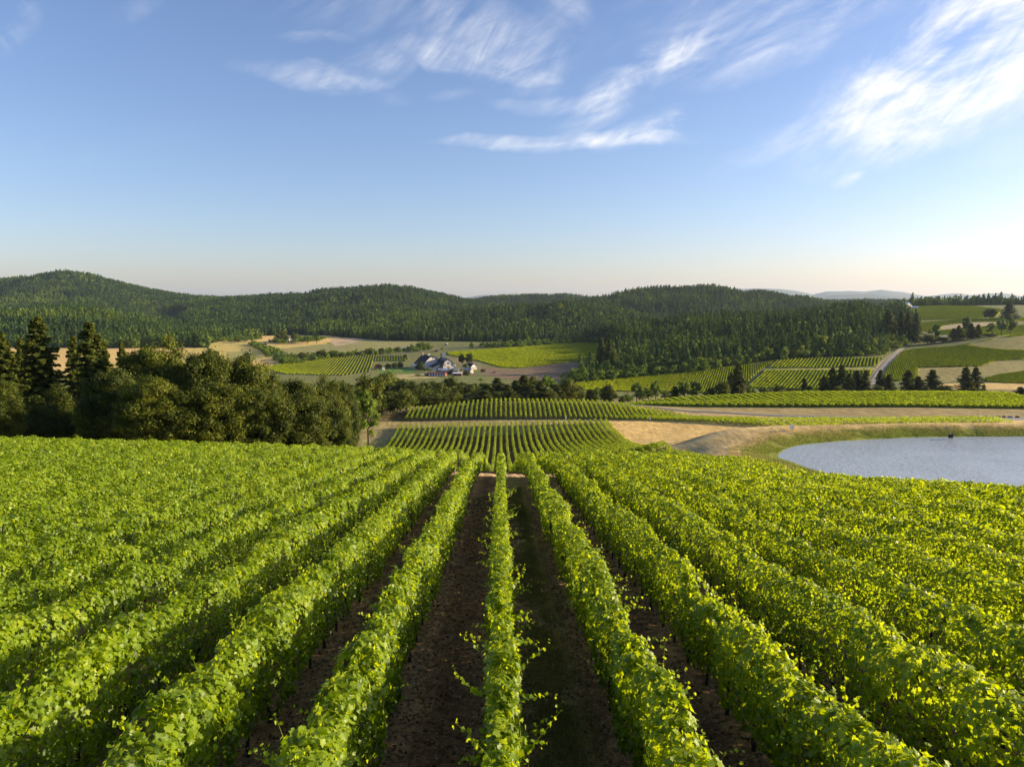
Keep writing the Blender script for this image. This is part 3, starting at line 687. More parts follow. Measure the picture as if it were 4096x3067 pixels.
def broadleaf(h, rad, nc, per, size, seed, mat, base=.16, flat=1.0, open_=0.0):
    global rng
    old = rng; rng = np.random.default_rng(seed)
    P_, N_, S_, T_ = [], [], [], []; tr = MB(); lean = rng.normal(0, .03*h, 2)
    tr.tube([(0, 0, -1.5), (0, 0, .15*h), (lean[0], lean[1], .42*h)], [.030*h, .022*h, .014*h], 7)
    cz = h*(base+(1-base)*.5); rz = h*(1-base)*.5
    for i in range(nc):
        th = rng.uniform(0, 2*PI); ct = rng.uniform(-.85, 1); st = math.sqrt(max(0, 1-ct*ct)); rr = rng.uniform(.45, .86)
        sh = 1+.18*math.sin(3*th+seed)+.1*math.sin(5*th)
        c = np.array([math.cos(th)*st*rad*rr*sh+lean[0], math.sin(th)*st*rad*rr*sh+lean[1], cz+ct*rz*rr*(1.0 if ct > 0 else .9)])
        q = rng.uniform(.18, .36)*rad*(1-open_*.35)
        if i % 3 == 0:
            tr.tube([(lean[0]*.8, lean[1]*.8, .3*h), tuple((np.array([lean[0], lean[1], .4*h])+c)/2+rng.normal(0, .04*rad, 3)), tuple(c)], [.010*h, .006*h, .002*h], 5)
        m = int(per*rng.uniform(.7, 1.3)); d = rng.normal(size=(m, 3)); d[:, 2] += .35; d /= np.linalg.norm(d, axis=1, keepdims=True)
        r = q*(rng.random(m)**.45*(1+.25*rng.normal(size=m)))[:, None]*np.array([1.15, 1.15, .8*flat]); p = c+d*r
        P_.append(p); N_.append(d+rng.normal(0, .5, (m, 3))+np.array([0, 0, .25])); S_.append(size*rng.uniform(.6, 1.3, m))
        T_.append(np.clip(.42+.13*rng.normal()+.2*rng.normal(size=m), 0, 1))
    V, Fc, T = leaves(np.concatenate(P_), np.concatenate(N_), np.concatenate(S_), np.concatenate(T_))
    cr = mesh_np('broadleaf_crown', V, Fc, mat, {'tint': T}); t = tr.mesh('broadleaf_trunk', BARK)
    rng = old; return t, cr
# prototypes, all 20 m tall with a 4.5 m (conifer) or 7 m (broadleaf) crown radius
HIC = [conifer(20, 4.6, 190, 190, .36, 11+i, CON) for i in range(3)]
HIB = [broadleaf(20, 7, 200, 420, .30, 21+i, OAK, base=.02, open_=.8) for i in range(4)]
MIC = [conifer(20, 3.8, 120, 26, .85, 31+i, CON) for i in range(3)]
MIB = [broadleaf(20, 7, 80, 90, .72, 41+i, OAK, base=.04) for i in range(4)]
MIL = [broadleaf(20, 6.2, 46, 90, .75, 51+i, OAKL, base=.1, open_=.5) for i in range(3)]
MIR = [broadleaf(20, 8, 40, 90, .9, 61, REDL, base=.02)]
KINDS = {'HC': HIC, 'HB': HIB, 'C': MIC, 'B': MIB, 'L': MIL, 'R': MIR}
CATS = {'HC': ('conifer_tree', 2.75), 'HB': ('broadleaf_tree', 7.4), 'C': ('conifer_tree', 2.1), 'B': ('broadleaf_tree', 7.2), 'L': ('broadleaf_tree', 6.2), 'R': ('broadleaf_tree', 8)}
WHAT = {'HC': 'tall shaggy dark green conifer', 'HB': 'broad dark oak with gold lit leaves', 'C': 'dark pointed conifer', 'B': 'round dark green tree', 'L': 'light green airy tree', 'R': 'dark copper red tree'}
def tree(kind, u, vtop, d, wpx, label=None, group=None, i=0):
    x = float(XU(u, d)); g = gz(x, d); top = P(u, vtop, d)[2]; h = max(3.0, top-g)
    tr, cr = KINDS[kind][i % len(KINDS[kind])]; nm, r0 = CATS[kind]
    r = empty(nm, (x, d, g), rng.uniform(0, 2*PI)); sx = wpx/2*d/710/r0; r.scale = (sx, sx, h/(19.2 if kind in ('HB', 'B', 'L', 'R') else 20))
    tag(r, label, 'tree', group); obj('trunk', tr, r); obj('crown', cr, r)
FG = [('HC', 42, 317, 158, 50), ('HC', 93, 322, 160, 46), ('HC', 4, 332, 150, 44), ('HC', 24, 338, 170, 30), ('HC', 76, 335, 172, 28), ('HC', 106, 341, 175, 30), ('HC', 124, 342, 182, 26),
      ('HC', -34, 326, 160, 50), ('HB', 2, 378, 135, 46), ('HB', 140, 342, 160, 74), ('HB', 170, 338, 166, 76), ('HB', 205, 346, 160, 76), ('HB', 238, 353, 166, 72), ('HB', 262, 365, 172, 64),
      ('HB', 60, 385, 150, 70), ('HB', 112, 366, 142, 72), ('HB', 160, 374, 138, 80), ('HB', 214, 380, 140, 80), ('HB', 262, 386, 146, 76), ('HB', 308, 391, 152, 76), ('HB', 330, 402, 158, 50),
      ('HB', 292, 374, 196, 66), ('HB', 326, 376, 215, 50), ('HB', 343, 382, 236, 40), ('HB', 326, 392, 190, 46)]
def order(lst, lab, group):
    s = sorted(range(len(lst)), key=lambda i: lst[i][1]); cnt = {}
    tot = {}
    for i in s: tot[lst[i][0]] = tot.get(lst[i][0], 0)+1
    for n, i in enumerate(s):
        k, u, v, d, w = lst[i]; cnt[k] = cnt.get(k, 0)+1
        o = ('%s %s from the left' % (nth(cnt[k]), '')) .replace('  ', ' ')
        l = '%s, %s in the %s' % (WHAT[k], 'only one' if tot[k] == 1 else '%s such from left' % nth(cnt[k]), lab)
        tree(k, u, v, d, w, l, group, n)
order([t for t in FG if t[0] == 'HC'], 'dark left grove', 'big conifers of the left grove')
order([t for t in FG if t[0] == 'HB'], 'dark left grove', 'big oaks of the left grove')
MID = [('L', 367, 387, 285, 26), ('B', 400, 389, 352, 34), ('B', 381, 390, 348, 34), ('B', 362, 376, 330, 40), ('B', 378, 374, 390, 40), ('B', 391, 372, 400, 42), ('B', 406, 380, 380, 34), ('B', 421, 382, 400, 34), ('B', 437, 381, 410, 36),
       ('B', 454, 377, 420, 32), ('B', 468, 383, 425, 28), ('L', 478, 378, 440, 26), ('C', 488, 384, 430, 20), ('C', 497, 377.5, 440, 20), ('C', 507, 384, 430, 16), ('C', 516, 380, 440, 20), ('C', 524, 375, 445, 20),
       ('B', 533, 376, 450, 20), ('L', 546, 373, 460, 22), ('C', 540, 381, 440, 18), ('C', 556, 384, 440, 18), ('B', 567, 378, 450, 24), ('B', 579, 384, 455, 16), ('B', 416, 391, 385, 30), ('B', 432, 393, 388, 34),
       ('B', 388, 383, 380, 34), ('B', 448, 392, 395, 30), ('B', 472, 394, 400, 34), ('C', 484, 390, 400, 20), ('C', 532, 388, 430, 20), ('C', 510, 390, 410, 20), ('B', 498, 391, 420, 24), ('B', 548, 389, 430, 22), ('B', 341, 377, 270, 44)]
for kk, gl in (('B', 'round trees of the hollow'), ('L', 'light trees of the hollow'), ('C', 'conifers of the hollow')):
    order([t for t in MID if t[0] == kk], 'belt behind slope vineyard', gl)
CREEK = [('B', 590, 388, 470, 12), ('L', 597, 386, 480, 13), ('B', 609.5, 384, 470, 19), ('B', 622, 395, 480, 8), ('L', 628, 392.5, 490, 14), ('L', 637, 381, 500, 13), ('L', 649, 384, 510, 12), ('L', 656, 379.5, 500, 13), ('C', 675, 386, 520, 12), ('L', 685, 377.5, 520, 14),
         ('L', 695, 379.5, 530, 14), ('L', 706, 391, 520, 9), ('B', 722, 380, 520, 17), ('C', 738, 363, 530, 16), ('C', 731, 372, 540, 12), ('L', 751, 384.5, 560, 12), ('L', 763, 386, 560, 10), ('B', 779.5, 384, 560, 14), ('B', 790, 388, 560, 14), ('L', 799, 386, 560, 12),
         ('C', 804, 378, 570, 8), ('L', 809, 384.5, 560, 10), ('C', 824, 376, 560, 14), ('C', 832, 367.5, 575, 13), ('C', 841, 365, 570, 14), ('C', 849, 373, 560, 12), ('C', 857, 370, 575, 13), ('C', 865, 370, 570, 12), ('C', 880, 369.5, 560, 12), ('C', 889, 374, 555, 14), ('B', 879, 385, 545, 13),
         ('C', 908, 370, 560, 15), ('C', 918, 376, 570, 13), ('C', 932, 369.5, 565, 17), ('B', 946, 384, 550, 20), ('C', 965, 367, 560, 15), ('C', 975, 367, 565, 13), ('C', 984, 384, 570, 7), ('L', 1001.6, 395, 540, 10), ('C', 1021, 386.5, 560, 12), ('C', 1045, 380, 560, 14), ('L', 815, 387, 552, 11), ('B', 838, 385, 548, 13), ('L', 852, 388, 548, 10), ('B', 867, 387, 548, 12), ('L', 896, 387, 550, 11), ('B', 925, 386, 550, 12), ('L', 938, 390, 545, 9), ('L', 955, 389, 550, 10), ('B', 770, 389, 555, 11), ('L', 742, 388, 548, 10), ('B', 712, 387, 530, 12), ('L', 665, 389, 515, 10), ('L', 643, 391, 505, 9), ('B', 992, 396, 540, 7)]
for kk, gl in (('B', 'round creek trees'), ('L', 'airy creek trees'), ('C', 'creek conifers')):
    order([t for t in CREEK if t[0] == kk], 'creek line behind hump', gl)
HILL = [('C', 601, 338, 905, 10), ('C', 608.5, 339, 900, 8), ('L', 595, 358, 880, 10), ('B', 614, 349, 890, 10), ('L', 588, 366, 860, 12), ('B', 600, 368, 850, 14), ('C', 904, 311, 1080, 10), ('C', 912, 313, 1070, 9), ('C', 897, 310.5, 1100, 12), ('C', 884, 309, 1090, 14),
        ('L', 932, 322.5, 1050, 12), ('C', 950, 328, 1040, 8), ('C', 955, 325, 1045, 8), ('C', 967, 323, 1040, 9), ('C', 974, 324, 1040, 7), ('L', 988, 322, 1050, 11), ('L', 997, 315, 1180, 12), ('B', 1006, 314, 1190, 11), ('B', 925, 334, 1030, 16), ('B', 940, 336, 1025, 18), ('B', 957, 338, 1020, 16), ('B', 985, 333, 1020, 14),
        ('L', 883, 333, 1040, 20), ('L', 895, 334, 1045, 18), ('L', 903, 338, 1040, 12), ('B', 887, 347, 1000, 12), ('B', 962, 316, 1300, 9), ('C', 1003, 303, 1500, 12), ('B', 985, 308, 1500, 14)]
for kk, gl in (('B', 'round trees of the right hillside'), ('L', 'light trees of the right hillside'), ('C', 'conifers of the right hillside')):
    order([t for t in HILL if t[0] == kk], 'right hillside', gl)
FARM = [('B', 420, 361, 960, 9), ('L', 425, 366, 950, 7), ('L', 428.5, 367.5, 945, 6), ('R', 439, 369, 930, 7), ('R', 379, 363.5, 1000, 9), ('R', 436.5, 350, 1300, 5), ('R', 406, 354, 1200, 5), ('L', 423, 340.5, 1360, 16), ('L', 418, 346, 1350, 10), ('L', 431, 346, 1370, 7), ('L', 442.5, 347, 1330, 4),
        ('B', 462, 353, 1060, 7), ('B', 469.5, 352.5, 1060, 8), ('B', 401, 361, 1010, 7), ('B', 395, 362, 1005, 8), ('B', 388, 363, 1005, 7), ('B', 483.5, 368.5, 930, 6), ('L', 466, 362.5, 980, 4), ('C', 465.5, 370, 890, 6), ('B', 452.5, 368.5, 900, 6), ('B', 429, 374, 880, 8), ('L', 418, 375, 870, 8),
        ('B', 303, 352, 1150, 12), ('B', 322, 349.6, 1180, 12), ('L', 312, 355, 1150, 9), ('L', 335, 350, 1200, 12), ('L', 343, 351, 1210, 10), ('L', 352, 351, 1220, 8), ('B', 369, 348, 1260, 9), ('L', 376, 350, 1265, 8), ('B', 382, 347.5, 1280, 8), ('B', 399, 346.5, 1320, 8), ('L', 391, 350, 1300, 6), ('B', 408, 347, 1330, 6),
        ('B', 285, 332, 1560, 9), ('B', 279, 333.5, 1570, 7), ('B', 296, 332.5, 1580, 8), ('L', 309, 336, 1500, 8), ('L', 318, 334, 1520, 9), ('L', 247, 337, 1560, 9), ('B', 240, 338, 1540, 8), ('L', 217, 339, 1570, 8), ('L', 233, 339, 1570, 7), ('B', 249, 352, 1180, 6)]
for kk, gl in (('B', 'round valley trees'), ('L', 'light valley trees'), ('R', 'copper leaved farm trees'), ('C', 'farm conifers')):
    order([t for t in FARM if t[0] == kk], 'valley around the barns', gl)
# ------------------------------------------------------------------ forests: instanced trees
LOWC = [conifer(20, 4.2, 34, 7, 2.1, 71+i, FOR) for i in range(4)]
LOWB = [broadleaf(20, 8, 16, 26, 2.2, 81+i, FOR, base=.0) for i in range(2)]
protos = bpy.data.collections.new('forest_trees')
for i, (t, c) in enumerate(LOWC+LOWB):
    o = bpy.data.objects.new('forest_tree_%d' % i, c); protos.objects.link(o)
def scatter_nodes(name, coll):
    ng = bpy.data.node_groups.new(name, 'GeometryNodeTree')
    ng.interface.new_socket('Geometry', in_out='INPUT', socket_type='NodeSocketGeometry'); ng.interface.new_socket('Geometry', in_out='OUTPUT', socket_type='NodeSocketGeometry')
    N = ng.nodes.new; gi = N('NodeGroupInput'); go = N('NodeGroupOutput'); ip = N('GeometryNodeInstanceOnPoints'); ci = N('GeometryNodeCollectionInfo')
    ci.inputs['Collection'].default_value = coll; ci.inputs['Separate Children'].default_value = True; ci.inputs['Reset Children'].default_value = True
    ip.inputs['Pick Instance'].default_value = True
    def at(nm, ty):
        a = N('GeometryNodeInputNamedAttribute'); a.data_type = ty; a.inputs['Name'].default_value = nm; return a.outputs['Attribute']
    L = ng.links.new
    L(gi.outputs[0], ip.inputs['Points']); L(ci.outputs[0], ip.inputs['Instance']); L(at('idx', 'INT'), ip.inputs['Instance Index'])
    L(at('scl', 'FLOAT_VECTOR'), ip.inputs['Scale']); L(at('rot', 'FLOAT_VECTOR'), ip.inputs['Rotation']); L(ip.outputs[0], go.inputs[0]); return ng
NG = scatter_nodes('forest_scatter', protos)
def scatter(name, Pt, idx, scl, rotz, tint, label, cat):
    me = bpy.data.meshes.new(name); me.vertices.add(len(Pt)); me.vertices.foreach_set('co', Pt.astype(np.float32).ravel())
    a = me.attributes.new('idx', 'INT', 'POINT'); a.data.foreach_set('value', idx.astype(np.int32))
    a = me.attributes.new('scl', 'FLOAT_VECTOR', 'POINT'); a.data.foreach_set('vector', scl.astype(np.float32).ravel())
    r = np.zeros((len(Pt), 3), np.float32); r[:, 2] = rotz; r[:, :2] = rng.normal(0, .03, (len(Pt), 2)); a = me.attributes.new('rot', 'FLOAT_VECTOR', 'POINT'); a.data.foreach_set('vector', r.ravel())
    a = me.attributes.new('itint', 'FLOAT', 'POINT'); a.data.foreach_set('value', tint.astype(np.float32))
    me.update(); o = obj(name, me); md = o.modifiers.new('scatter', 'NODES'); md.node_group = NG
    return tag(o, label, cat, kind='stuff')
def forest_points(u0, u1, d0, d1, area):
    A = (u1-u0)/710*(d1*d1-d0*d0)/2; n = int(A/area); d = np.sqrt(rng.uniform(d0*d0, d1*d1, n)); u = rng.uniform(u0, u1, n)
    x = XU(u, d); z = ground(x, d); return x, d, z
def vis(x, y, z, hgt, tol):
    uu, vv = UV(x, y, z+hgt); iu = np.clip(np.searchsorted(us_, uu), 0, len(us_)-1); idd = np.clip(np.searchsorted(ds_, y-30), 0, len(ds_)-1)
    return vv < run_[idd, iu]+tol
def make_forest(name, u0, u1, d0, d1, area, label, cond=None, cat='forest', hr=(17, 27), dec=.12):
    x, y, z = forest_points(u0, u1, d0, d1, area); u, v = UV(x, y, z)
    k = forest_mask(x, y, u, v) if cond is None else cond(x, y, u, v)
    x, y, z, u, v = x[k], y[k], z[k], u[k], v[k]
    pn = fbm(x/190, y/190, 91, 3); fine = rng.normal(size=len(x))
    isd = (pn+.35*fine > .62-dec*1.6)
    h = rng.uniform(hr[0], hr[1], len(x))*(1+.4*fbm(x/60, y/60, 92, 2))*np.exp(rng.normal(0, .16, len(x))); h = np.where(isd, h*.72, h); h = np.minimum(h, hr[1]*1.3)
    w = np.where(isd, h/20*rng.uniform(.85, 1.15, len(x)), h/20*rng.uniform(.8, 1.15, len(x)))
    k = vis(x, y, z, h, 5) & ((fbm(x/75, y/75, 97, 3) > -.52) | (rng.random(len(x)) < .3)); x, y, z, h, w, isd, pn, fine = [q[k] for q in (x, y, z, h, w, isd, pn, fine)]
    idx = np.where(isd, 4+rng.integers(0, 2, len(x)), rng.integers(0, 4, len(x)))
    tint = np.where(isd, .45+.13*fine, .09+.11*fine+.45*np.clip(fbm(x/260, y/260, 95, 3)+.02, 0, 1))
    print(name, label[:30], len(x))
    scatter(name, np.c_[x, y, z-.5], idx, np.c_[w, w, h/20], rng.uniform(0, 6.28, len(x)), np.clip(tint, -.05, .95), label, cat)
make_forest('forest', -120, 330, 2300, 4900, 120, 'conifer forest covering the high hill at far left', hr=(22, 30))
make_forest('forest', -120, 216, 1380, 2400, 95, 'forest on the lower near hill at left behind straw field', hr=(18, 26), dec=.2)
make_forest('forest', 216, 385, 1560, 4300, 120, 'wooded hills behind the straw fields left of centre', hr=(20, 28), dec=.18)
make_forest('forest', 385, 560, 1580, 5000, 110, 'conifer forest on the hills behind the white barns', hr=(20, 28))
make_forest('forest', 560, 905, 2250, 5200, 120, 'bluish wooded hills on the skyline right of centre', hr=(22, 30), dec=.05)
make_forest('forest', 548, 930, 820, 2250, 75, 'dark conifer wood covering the slope right of centre', hr=(14, 25), dec=.22)
make_forest('forest', 905, 1200, 2000, 2700, 110, 'dark skyline conifers behind the hilltop vineyards', cond=lambda x, y, u, v: y > 2000, hr=(20, 32), dec=.0)
def strip_cond(polys, d0, d1): return lambda x, y, u, v: np.any([pip(u, v, p) for p in polys], axis=0) & (y > d0) & (y < d1)
HEDGE = [[(248, 345), (256, 343.5), (276, 351), (292, 355), (300, 360), (305, 363), (285, 365), (268, 358), (262, 352)], [(268, 341.5), (300, 338.5), (330, 337), (318, 341), (280, 344)], [(300, 358), (345, 354.5), (390, 351), (432, 348), (432, 350), (390, 353.5), (345, 357), (302, 362)],
         [(214, 338), (262, 335), (262, 339), (214, 342)], [(290, 336), (385, 332), (385, 336), (290, 339)]]
make_forest('shrubs', 205, 440, 1050, 1750, 60, 'rounded green hedge shrubs between the valley fields', cond=strip_cond(HEDGE, 1000, 1750), cat='shrubs', hr=(8, 14), dec=2)
HEDGE2 = [[(470, 347.5), (560, 341.5), (620, 337), (620, 339), (560, 344), (470, 350.5)]]
make_forest('shrubs', 465, 625, 1350, 1750, 60, 'low broadleaf trees along the far side of the bright vineyard', cond=strip_cond(HEDGE2, 1300, 1750), cat='shrubs', hr=(9, 16), dec=2)
HEDGE3 = [[(548, 391), (575, 384), (640, 377), (700, 372), (760, 362), (800, 358.5), (885, 355), (885, 352), (800, 352), (740, 358), (650, 368), (600, 372), (560, 382)]]
make_forest('shrubs', 545, 890, 780, 1080, 55, 'leafy trees along the lower edge of the conifer wood', cond=strip_cond(HEDGE3, 760, 1080), cat='shrubs', hr=(13, 20), dec=2)
# ------------------------------------------------------------------ distant mountains
def mountains():
    L1 = [(430, 299), (461, 297), (472, 296), (480, 294.8), (488, 294), (497, 294.2), (505, 297), (540, 300), (640, 300), (700, 294), (736, 288), (750, 287.8), (776, 288), (792, 290), (808, 293.5), (815, 292), (821, 290.4), (845, 290.2), (860, 290.6), (876, 288.7), (898, 291.5), (921, 295.5), (935, 293.5), (949, 292.3), (965, 294), (991, 292), (1003, 293), (1012, 295), (1030, 298), (1100, 294), (1250, 296)]
    L2 = [(430, 301), (740, 296), (780, 295), (805, 298), (830, 294), (850, 293), (870, 293.5), (890, 295), (915, 298), (940, 297), (960, 295.5), (985, 297), (1020, 299), (1250, 300)]
    m = simple('mountain_forest', (.05, .07, .05), .95, .3, .001)
    for nm, L, D, lab in (('mountains', L1, 26000, 'pale blue mountain range on the far right horizon'), ('foothills', L2, 19000, 'lower blue foothills in front of the far mountains')):
        us = np.linspace(420, 1260, 700); ks = np.linspace(-1, 1, 33)
        U, K = np.meshgrid(us, ks, indexing='ij'); v = np.interp(U, [a for a, b in L], [b for a, b in L])
        d = D+K*D*.12; top = -(v-299)/714.5*D; base = -160.
        x = XU(U, d); g = fbm(x/1500, d/1200, 61, 5)
        z = base+(top+60*g*np.abs(K)+12*fbm(x/400, d/400, 63)-base)*(1-np.abs(K)**1.3)
        n, k = U.shape; i = np.arange(n-1)[:, None]*k+np.arange(k-1); Fq = np.stack([i, i+k, i+k+1, i+1], -1).reshape(-1, 4)
        tag(obj(nm, mesh_np(nm, np.stack([x, d, z], -1).reshape(-1, 3), Fq, m, smooth=True)), lab, 'mountains', kind='structure')
    # plain between the valley ground and the mountains
    us = np.linspace(-450, 1480, 60); ds = np.linspace(9300, 30000, 12); U, Dd = np.meshgrid(us, ds, indexing='ij'); x = XU(U, Dd)
    n, k = U.shape; i = np.arange(n-1)[:, None]*k+np.arange(k-1); Fq = np.stack([i, i+k, i+k+1, i+1], -1).reshape(-1, 4)
    tag(obj('plain', mesh_np('plain', np.stack([x, Dd, np.full(x.shape, -112.)], -1).reshape(-1, 3), Fq, m)), 'flat land before the far mountains', 'land', kind='structure')
mountains()
# ------------------------------------------------------------------ buildings
WHITE = simple('white_boards', (.66, .60, .56), .7, .08, 1.5); ROOF = simple('slate_roof', (.035, .037, .043), .9, .25, 1.2, spec=.1); RED = simple('red_boards', (.13, .04, .03), .8, .2, 1.5)
RROOF = simple('rusty_roof', (.22, .11, .085), .6, .3, 1.2); BLUE = simple('blue_grey_metal', (.22, .24, .27), .6, .15, .8, metal=.1); DARK = simple('dark_glass', (.03, .035, .04), .2, .1, 1)
BRICK = simple('chimney_brick', (.32, .2, .14), .9, .25, 3); WOODD = simple('barn_door', (.30, .20, .13), .8, .25, 2); WROOF = simple('white_roof', (.75, .76, .8), .5, .08, 1); TAN = simple('tan_boards', (.4, .32, .22), .8, .2, 2)
def roofshape(W, e, r, t=0, kind='gable'):
    if kind == 'gambrel': return [(-W/2, e), (-W*.36, e+(r-e)*.62), (-W*.09, r-.2), (0, r), (W*.09, r-.2), (W*.36, e+(r-e)*.62), (W/2, e)]
    if kind == 'clip': return [(-W/2, e), (-W*.17, r-(r-e)*.18), (0, r), (W*.17, r-(r-e)*.18), (W/2, e)]
    return [(-W/2, e), (0, r), (W/2, e)]
def house(root, W, L, e, r, kind='gable', wall=WHITE, roof=ROOF, ox=0, oy=0, over=.7, tk=.45):
    """walls (front gable at y=oy, running back along +y) and a roof slab lying on them"""
    sh = roofshape(W, e, r, 0, kind); m = MB(); pts = [(ox-W/2, -1.5)]+[(ox+a, b) for a, b in sh]+[(ox+W/2, -1.5)]
    m.prism(pts[::-1], oy, oy+L); m.build('wall', wall, root)
    q = MB(); k = over/(W/2); out = []
    a0, a1 = sh[0], sh[1]; s = (a1[1]-a0[1])/(a1[0]-a0[0])
    lo = [(ox+sh[0][0]-over, sh[0][1]-s*over+.06)]+[(ox+a, b+.06) for a, b in sh[1:-1]]+[(ox+sh[-1][0]+over, sh[-1][1]-s*over+.06)]
    up = [(a, b+tk) for a, b in lo]
    q.prism((lo+up[::-1])[::-1], oy-over, oy+L+over); return q.build('roof', roof, root)
def panel(root, name, x0, x1, z0, z1, y, mat, fr=None, t=.08):
    m = MB().box(x0, x1, y-t, y+.02, z0, z1); o = m.build(name, mat, root)
    if fr:
        w = .18; f = MB(); f.box(x0-w, x0, y-t-.05, y+.02, z0-w, z1+w); f.box(x1, x1+w, y-t-.05, y+.02, z0-w, z1+w); f.box(x0, x1, y-t-.05, y+.02, z1, z1+w); f.box(x0, x1, y-t-.05, y+.02, z0-w, z0)
        fo = f.build('frame', fr, o)
    return o
def at(u, d, dz=0.): x = float(XU(u, d)); return (x, d, gz(x, d)+dz)
# gambrel barn in front
b = empty('barn', at(448.6, 985, .3), math.radians(20)); tag(b, 'white gambrel barn with dark roof and skylights, front one of the pair', 'barn')
house(b, 15, 36, 6.2, 14.2, 'gambrel', over=.6)
panel(b, 'door', -1.6, 1.6, 0, 4.6, 0, WOODD, WHITE); panel(b, 'window', -1.7, 1.7, 8.3, 9.9, 0, DARK, TAN); panel(b, 'window', -5.9, -4.4, 6, 7.4, 0, DARK, TAN); panel(b, 'window', 4.2, 5.7, 6.4, 7.8, 0, DARK, TAN); panel(b, 'hayloft_door', -.3, .3, 11.4, 13, 0, TAN)
sh = roofshape(15, 6.2, 14.2, 0, 'gambrel')
for i in range(4):
    y = 6+i*5.5; m = MB(); a, c = sh[1], sh[2]; p1 = (a[0]+(c[0]-a[0])*.35, a[1]+(c[1]-a[1])*.35+.55); p2 = (a[0]+(c[0]-a[0])*.7, a[1]+(c[1]-a[1])*.7+.55)
    m.prism([p1, p2, (p2[0], p2[1]+.12), (p1[0], p1[1]+.12)], y, y+1.4); m.build('skylight', WROOF, b)
m = MB(); m.prism([(7.55, -1), (12.4, -1), (12.4, 7.2), (7.55, 8.6)], 4.5, 16); m.build('annex', WHITE, b); MB().prism([(7.5, 8.65), (12.9, 7.1), (12.9, 7.4), (7.5, 8.95)], 4, 16.4).build('annex_roof', ROOF, b)
panel(b, 'window', 9.2, 11, 3.6, 5, 4.5, DARK, TAN)
# lean-to wing on its left
m = MB(); m.prism([(-20, -1.5), (-20, 3.2), (-7.6, 8.8), (-7.6, -1.5)][::-1], 5.5, 27); m.build('wing', WHITE, b)
MB().prism([(-21, 2.9), (-7.6, 8.9), (-7.6, 9.35), (-21, 3.35)][::-1], 5.3, 27.4).build('wing_roof', ROOF, b)
MB().prism([(-12.6, 3.4), (-7.7, 5.6), (-7.7, 10.2), (-12.6, 3.7)][::-1], -1.6, 4.9).build('porch_roof', ROOF, b)
panel(b, 'door', -15.6, -13, 0, 3.6, 5.5, WOODD, WHITE); panel(b, 'window', -10.2, -9.1, 5.4, 7.2, 5.5, DARK, TAN)
# big hall behind
b = empty('barn', at(433.0, 1013, .3), math.radians(27)); tag(b, 'larger white hall with steep dark roof and brick chimney, rear one of the pair', 'barn')
house(b, 30, 34, 5.5, 17.0, 'clip', over=1.0)
panel(b, 'gable_band', -7, 7, 10.4, 10.8, 0, TAN); panel(b, 'vent', -.5, .5, 13.6, 15.2, 0, DARK, TAN)
MB().box(-4.6, -1.4, 30.5, 33.5, 12, 20.5).box(-4.9, -1.1, 30.2, 33.8, 20.5, 21.1).build('chimney', BRICK, b)
m = MB(); m.box(-1.4, 1.4, 14, 16.8, 16, 18.6); m.prism([(-1.9, 18.6), (0, 20), (1.9, 18.6)][::-1], 13.5, 17.3); m.build('cupola', WHITE, b)
m = MB(); m.box(-22, -15.3, 2, 30, 4.1, 4.5); m.build('porch_roof', WROOF, b)
for i in range(8): MB().box(-21.6, -21.2, 3+i*3.7, 3.4+i*3.7, -2, 4.1).build('column', WHITE, b)
for i in range(7):
    MB().box(-15.12, -15.02, 4+i*3.6, 6.4+i*3.6, .6, 3.4).build('window', DARK, b)
MB().box(-27, -22.3, 4, 26, -1.5, .5).box(-27.1, -26.9, 4, 26, .5, 1.5).build('terrace', TAN, b)
def small(u, d, rz, W, L, e, r, lab, wall=WHITE, roof=ROOF, nm='house', cat='house', kind='gable', wing=None, wins=()):
    b = empty(nm, at(u, d, .2), math.radians(rz)); tag(b, lab, cat); house(b, W, L, e, r, kind, wall, roof, over=.5, tk=.3)
    for x0, x1, z0, z1 in wins: panel(b, 'window', x0, x1, z0, z1, 0, DARK, wall)
    panel(b, 'door', -.9, .9, 0, 2.3, 0, WOODD)
    if wing:
        W2, L2, e2, r2, ox, oy = wing; house(b, W2, L2, e2, r2, 'gable', wall, roof, ox, oy, over=.4, tk=.3)
    return b
small(474, 985, 35, 9, 14, 4.2, 8.2, 'small white house with grey roof right of the barns', wing=(7, 10, 3.6, 6.4, -6.5, 5), wins=((-3.6, -2, 1.5, 3), (2, 3.6, 1.5, 3)))
b = small(446, 870, 72, 7, 23, 3.3, 4.6, 'long low red shed with rusty roof, nearest of the farmyard', RED, RROOF, 'shed', 'shed')
for i in range(6): MB().box(-3.56, -3.5, 1.5+i*3.6, 3.4+i*3.6, .4, 2.4).build('window', WROOF, b)
b = small(449, 905, 78, 9, 15, 4.0, 6.6, 'red shed with white roof panels behind the long red shed', RED, RROOF, 'shed', 'shed')
for i in range(5): MB().prism([(-3.8, 5.05), (-.6, 7.0), (-.6, 7.1), (-3.8, 5.15)][::-1], 1+i*2.6, 3.1+i*2.6).build('roof_panel', WROOF, b)
b = small(458.5, 905, 85, 12, 22, 4.2, 6.6, 'wide farm shed with blue grey roof right of the red sheds', RED, BLUE, 'shed', 'shed')
b = small(462, 878, 85, 6, 11, 3.0, 3.8, 'open lean-to with a white awning roof beside the farm sheds', RED, WROOF, 'shed', 'shed')
small(472, 915, 60, 7, 9, 3.8, 5.0, 'tan farm store at the right end of the sheds', TAN, BLUE, 'shed', 'shed')
small(384, 985, 30, 3, 3, 2.6, 3.4, 'tiny white garden hut left of the large hall', WHITE, WROOF, 'hut', 'hut')
small(291, 1560, 40, 12, 18, 5, 9.5, 'pale farmhouse among dark trees in the far left valley', WHITE, WROOF)
